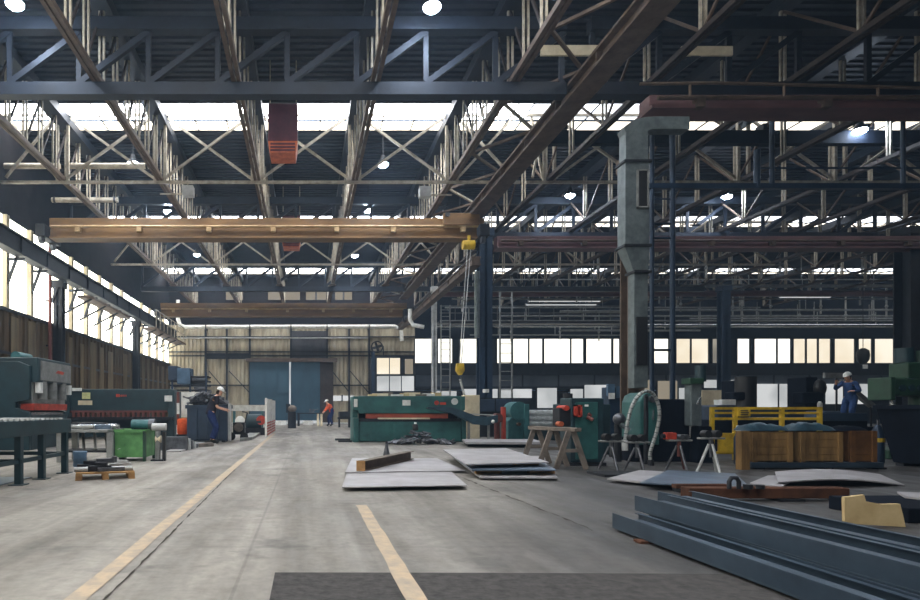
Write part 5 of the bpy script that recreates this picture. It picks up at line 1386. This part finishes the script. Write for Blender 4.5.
# ---- stacked steel channels in the foreground
def channel(x0,wd,z0_,h,y0_,y1_,rot,label,lip=.06):
    t = thing('steel_channel', label, 'steel channel', (x0,y1_,z0_), 'stacked steel channels', rot, local=True)
    Lc = y1_-y0_; th = .012
    part('web', MB().box(0,wd,-Lc,0,0,th), 'chan', t, .002)
    part('flange', MB().box(0,th,-Lc,0,th,h), 'chan', t, .002)
    part('flange', MB().box(wd-th,wd,-Lc,0,th,h), 'chan', t, .002)
    part('top_lip', MB().box(th,th+lip,-Lc,-.32,h-.006,h), 'chan', t)
    part('top_lip', MB().box(wd-th-.03,wd-th,-Lc,0,h-.006,h), 'chan', t)
    BASE[t.name] = Vector(); return t
channel(2.68,.24,.02,.13,-.9,5.25,R(0),'long grey steel channel at the front of the stack, lying lowest and nearest the viewer')
channel(2.97,.30,.02,.13,-.9,5.2,R(0),'long grey steel channel of the bottom layer, hidden under the second one')
channel(3.32,.30,.02,.13,-.9,5.2,R(0),'long grey steel channel of the bottom layer, carrying the hindmost one')
channel(2.94,.33,.152,.135,-.9,5.37,R(1.2),'long grey steel channel lying on top of the stack, second from the viewer')
channel(3.31,.34,.152,.135,-.9,5.65,R(1.2),'long grey steel channel lying on top of the stack, hindmost one with bright inside')
for i,yy in enumerate((4.7,2.6,.2)):
    single('stack_batten', MB().box(2.62,3.7,yy,yy+.1,0,.019), 'tim', 'flat batten under the steel channels, %s one' % ('far','middle','near')[i], 'batten', (3.1,yy,0), 'battens under the channels')
# small debris on the floor
for i,(px,py) in enumerate(((148,478.5),(214,493),(532,506))):
    pass

# ================================================================== people
def ik(a, b, l1, l2, bend):
    a,b = Vector(a),Vector(b); d = b-a; L = min(d.length, (l1+l2)*.999); d.normalize(); b = a+d*L
    x = (l1*l1-l2*l2+L*L)/(2*L); hgt = math.sqrt(max(0,l1*l1-x*x))
    n = Vector(bend); n = (n-d*n.dot(d)).normalized()
    return a+d*x+n*hgt, b
def skin_obj(name, pts, edges, rad, root, mat, par, lvl=2):
    me = bpy.data.meshes.new(name); me.from_pydata([tuple(p) for p in pts], edges, []); me.update()
    o = bpy.data.objects.new(name, me); C.objects.link(o); o.parent = par
    m = o.modifiers.new('skin','SKIN'); m.use_smooth_shade = True
    for i,r in enumerate(rad):
        sv = me.skin_vertices[0].data[i]; sv.radius = (r,r) if not isinstance(r,tuple) else r; sv.use_root = (i==root)
    s = o.modifiers.new('sub','SUBSURF'); s.levels = lvl; s.render_levels = lvl
    me.materials.append(M[mat]); BASE[o.name] = Vector(); return o
def person(loc, rz, label, lean, hands, feet, top, legs, sleeves, hunch=.3, headp=.0, short=False, bib=None):
    t = thing('person', label, 'person', Vector(loc)+Vector((0,0,.02)), None, rz, local=True); BASE[t.name] = Vector()
    P = Vector((-.08*math.sin(lean)*2,0,.93)); u = Vector((math.sin(lean),0,math.cos(lean)))
    l2 = lean+hunch; u2 = Vector((math.sin(l2),0,math.cos(l2)))
    waist = P+u*.16; chest = waist+u*.2; nk = chest+u2*.17; lh = lean*.5+headp; uh = Vector((math.sin(lh),0,math.cos(lh)))
    neck = nk+uh*.07; hb = neck+uh*.07+Vector((.02,0,0)); ht = hb+uh*.12
    pts=[P,waist,chest,nk,neck,hb,ht]; rad=[.13,.125,.145,.09,.055,.085,.08]; ed=[(0,1),(1,2),(2,3),(3,4),(4,5),(5,6)]
    def addp(p,r,par): pts.append(Vector(p)); rad.append(r); ed.append((par,len(pts)-1)); return len(pts)-1
    fwd = Vector((math.cos(lh),0,-math.sin(lh)))
    addp(hb+fwd*.095-uh*.0,.018,5)      # nose
    leg = {}; arm = {}
    for s,k in ((1,'l'),(-1,'r')):
        hip = P+Vector((0,s*.1,-.06)); ank = Vector(feet[k])+Vector((0,0,.08))
        kn,ank = ik(hip,ank,.43,.42,(1,0,0))
        i = addp(hip,.105,0); i = addp(kn,.065,i); i = addp(ank,.045,i); addp(ank+Vector((.15,0,-.045)),.04,i)
        leg[k] = (hip,kn,ank)
        sh = nk-u2*.03+Vector((0,s*.19,0)); hd = Vector(hands[k])
        el,wr = ik(sh,hd,.29,.26,(-.4,s*.5,-1))
        i = addp(sh,.06,3); i = addp(el,.045,i); i = addp(wr,.03,i)
        d = (wr-el).normalized(); pa = wr+d*.075; i2 = addp(pa,.033,i)
        side = d.cross(Vector((0,0,1))); side = side.normalized() if side.length>.1 else Vector((0,1,0))
        dn = d.cross(side).normalized()
        if dn.z > 0: dn = -dn
        for f,(of,ln) in enumerate(((-.03,.06),(-.01,.072),(.01,.068),(.03,.052))):
            j = addp(pa+side*of+d*.035,.0095,i2); j = addp(pa+side*of+d*(.035+ln*.55)+dn*.012,.009,j); addp(pa+side*of+d*(.035+ln*.85)+dn*.04,.008,j)
        j = addp(wr+d*.05-side*.045,.0105,i2); addp(wr+d*.085-side*.06+dn*.02,.009,j)
        arm[k] = (sh,el,wr)
    skin_obj('body', pts, ed, rad, 0, 'skin', t)
    # clothes
    q=[P,waist]; r=[.168,.158]; e=[(0,1)]
    if bib: q += [chest-u*.04]; r += [.182]; e += [(1,2)]; r[0]=.175; r[1]=.172
    for k in 'lr':
        hip,kn,ank = leg[k]; n=len(q); q += [hip,kn,ank+Vector((0,0,.02))]; r += [.125,.088,.072]; e += [(0,n),(n,n+1),(n+1,n+2)]
    skin_obj('trousers', q, e, r, 0, legs, t)
    q=[P-u*.07,waist,chest,nk]; r=[.172,.17,.165,.105]; e=[(0,1),(1,2),(2,3)]
    for k in 'lr':
        sh,el,wr = arm[k]; n=len(q)
        end = sh.lerp(el,.85) if short else el.lerp(wr,.9)
        q += [sh,sh.lerp(el,.5)] + ([end] if short else [el,end]); r += [.08,.068]+([.062] if short else [.06,.046])
        e += [(3,n)]+[(n+m,n+m+1) for m in range(len(q)-n-1)]
    skin_obj('jacket', q, e, r, 1, sleeves, t)
    for k in 'lr':
        ank = leg[k][2]; skin_obj('boot', [ank+Vector((0,0,.02)),ank+Vector((.02,0,-.035)),ank+Vector((.17,0,-.045))],[(0,1),(1,2)],[.075,.068,.058],1,'black',t)
    hc = ht+uh*.01
    q = MB(); rot = Matrix.Rotation(lh,3,'Y'); vs=[];fs=[]; n=16; m=6
    for j in range(m+1):
        a = math.pi/2*j/m
        for i in range(n):
            b = 2*math.pi*i/n; p = Vector((.128*math.cos(b)*math.cos(a),.11*math.sin(b)*math.cos(a),.12*math.sin(a)-.02)); vs.append(hc+rot@p)
    for j in range(m):
        for i in range(n): fs.append((j*n+i,j*n+(i+1)%n,(j+1)*n+(i+1)%n,(j+1)*n+i))
    q.add(vs,fs,True)
    q.add([hc+rot@Vector(p) for p in ((.11,-.085,-.02),(.11,.085,-.02),(.19,.05,-.035),(.19,-.05,-.035),(.11,-.085,-.01),(.11,.085,-.01),(.19,.05,-.027),(.19,-.05,-.027))],[(0,1,2,3),(7,6,5,4),(0,4,5,1),(2,6,7,3),(1,5,6,2),(0,3,7,4)])
    part('helmet', q, 'helmet', t)
    part('hair', MB().ball(hb-fwd*.035+uh*.01,.085,12,8,(.85,.95,1)), 'hair', t)
    for s in (1,-1):
        part('eye', MB().ball(hb+fwd*.078+Vector((0,s*.032,0))+uh*.03,.012,8,6), 'eye', t)
        part('ear', MB().ball(hb+Vector((0,s*.088,0)),.026,8,6,(.7,.4,1.2)), 'skin', t)
    part('mouth', MB().obox(hb+fwd*.082-uh*.045,(.008,.045,.01),(0,lh,0)), 'redd', t)
    return t
p1 = fl(212,443.5)
person(p1, R(12), 'person in white helmet and navy workwear bending over the navy scrap container', .28, dict(l=(.42,.16,1.06),r=(.36,-.16,1.04)), dict(l=(-.02,.12,0),r=(.04,-.12,0)), 1.7, 'cloth', 'shirtd', .3, .25, True)
p2 = Vector((xw(331,39.5),39.5,0))
person(p2, R(196), 'person in white helmet, orange jacket and blue dungarees at the far work table', .42, dict(l=(.5,.15,.92),r=(.48,-.16,.92)), dict(l=(-.05,.13,0),r=(.1,-.13,0)), 1.7, 'cloth', 'orange', .35, .1, bib=True)
person(Vector((xw(850,20.05),20.05,.5)), R(205), 'person in white helmet and blue overalls standing up on the platform at the right', .12, dict(l=(.3,.2,1.15),r=(.42,-.2,1.42)), dict(l=(0,.12,0),r=(.05,-.12,0)), 1.7, 'clothb', 'clothb', .2, .2)

# ---- boxes and tie beams in the roof, storage rack at the back left
for (a,b,t_,bt,lab) in ((182,193,185,195,'pale square box fixed beside the second roof truss, left of the far lamps'),(420,431,186,196,'pale square box fixed on the fifth roof truss')):
    t = thing('junction_box', lab, 'box', at((a+b)/2,bt,20.1), 'boxes on the roof trusses')
    part('box_body', pb(MB(),a,b,t_,bt,20.1,.3), 'lgrey', t, .01)
    xt = -4.97 if a < 300 else 4.97; z_ = zw(bt,20.1)+.15
    part('arm', MB().bar((xw((a+b)/2,20.1),20.42,z_),(xt,20.42,z_),.04), 'strut', t)
for i,(a,b,y_,Y) in enumerate(((-2,60,166,20.9),(66,150,166,20.8),(52,118,200,23.4))):
    t = thing('tie_beam', 'pale round tie beam across the left trusses, %s of three' % ('outermost','upper inner','lower and farther')[i], 'beam', at((a+b)/2,y_,Y), 'tie beams')
    part('beam_body', MB().tube([at(a,y_,Y),at(b,y_,Y)],.1,10), 'strut', t)
    for q_ in (a+3,b-3): part('clamp', MB().tube([at(q_-1,y_,Y),at(q_+1,y_,Y)],.12,10), 'dark', t)
Yk = 30.0
t = thing('storage_rack', 'dark blue storage rack with long shelves behind the left shear', 'rack', (xw(186,Yk),Yk,0))
for a in (172,190,206): part('upright', pb(MB(),a-.8,a+.8,372,423,Yk,.1), 'bluep', t)
for k,y_ in enumerate((376,380.5,385,389.5,396,404)): part('shelf', pb(MB(),170,208,y_,y_+1.2,Yk+.02,1.0), 'dark', t)
part('cabinet_box', pb(MB(),177,190,368,384,Yk-.05,.9), 'drum', t, .02)
part('cabinet_box', pb(MB(),168,177,366,380,Yk-.05,.9), 'binb', t, .02)
for k in range(4): single('rack_stock', pb(MB(),192+k,206-k*.6,377.8+k*4.4,380.3+k*4.4,Yk+.05,.6), ('iron','dark','iron','dark')[k], 'dark stock on the blue storage rack, %s shelf from the top' % ORD[k], 'stock', at(199,380+k*4.4,Yk+.1), 'stock on the rack')

# thin blue haze in the air, added to lift and cool the shadows
v = w.node_tree.nodes.new('ShaderNodeVolumePrincipled'); w.node_tree.links.new(v.outputs[0], w.node_tree.nodes['World Output'].inputs['Volume'])
v.inputs['Color'].default_value = (.5,.72,1,1); v.inputs['Density'].default_value = .0016; v.inputs['Anisotropy'].default_value = .4

t = thing('tie_beam', 'dark transverse beam across the machine bay roof under the skylight strip', 'beam', (15.5,19.4,9.6))
part('beam_body', MB().box(7.9,25.0,19.4,19.65,zw(143,19.4),zw(130,19.4)), 'bind', t)
for x in (8.29,11.6,14.9,18.2,21.5): part('clamp', MB().box(x-.15,x+.15,19.35,19.7,zw(130,19.4),zw(130,19.4)+.2), 'dark', t)
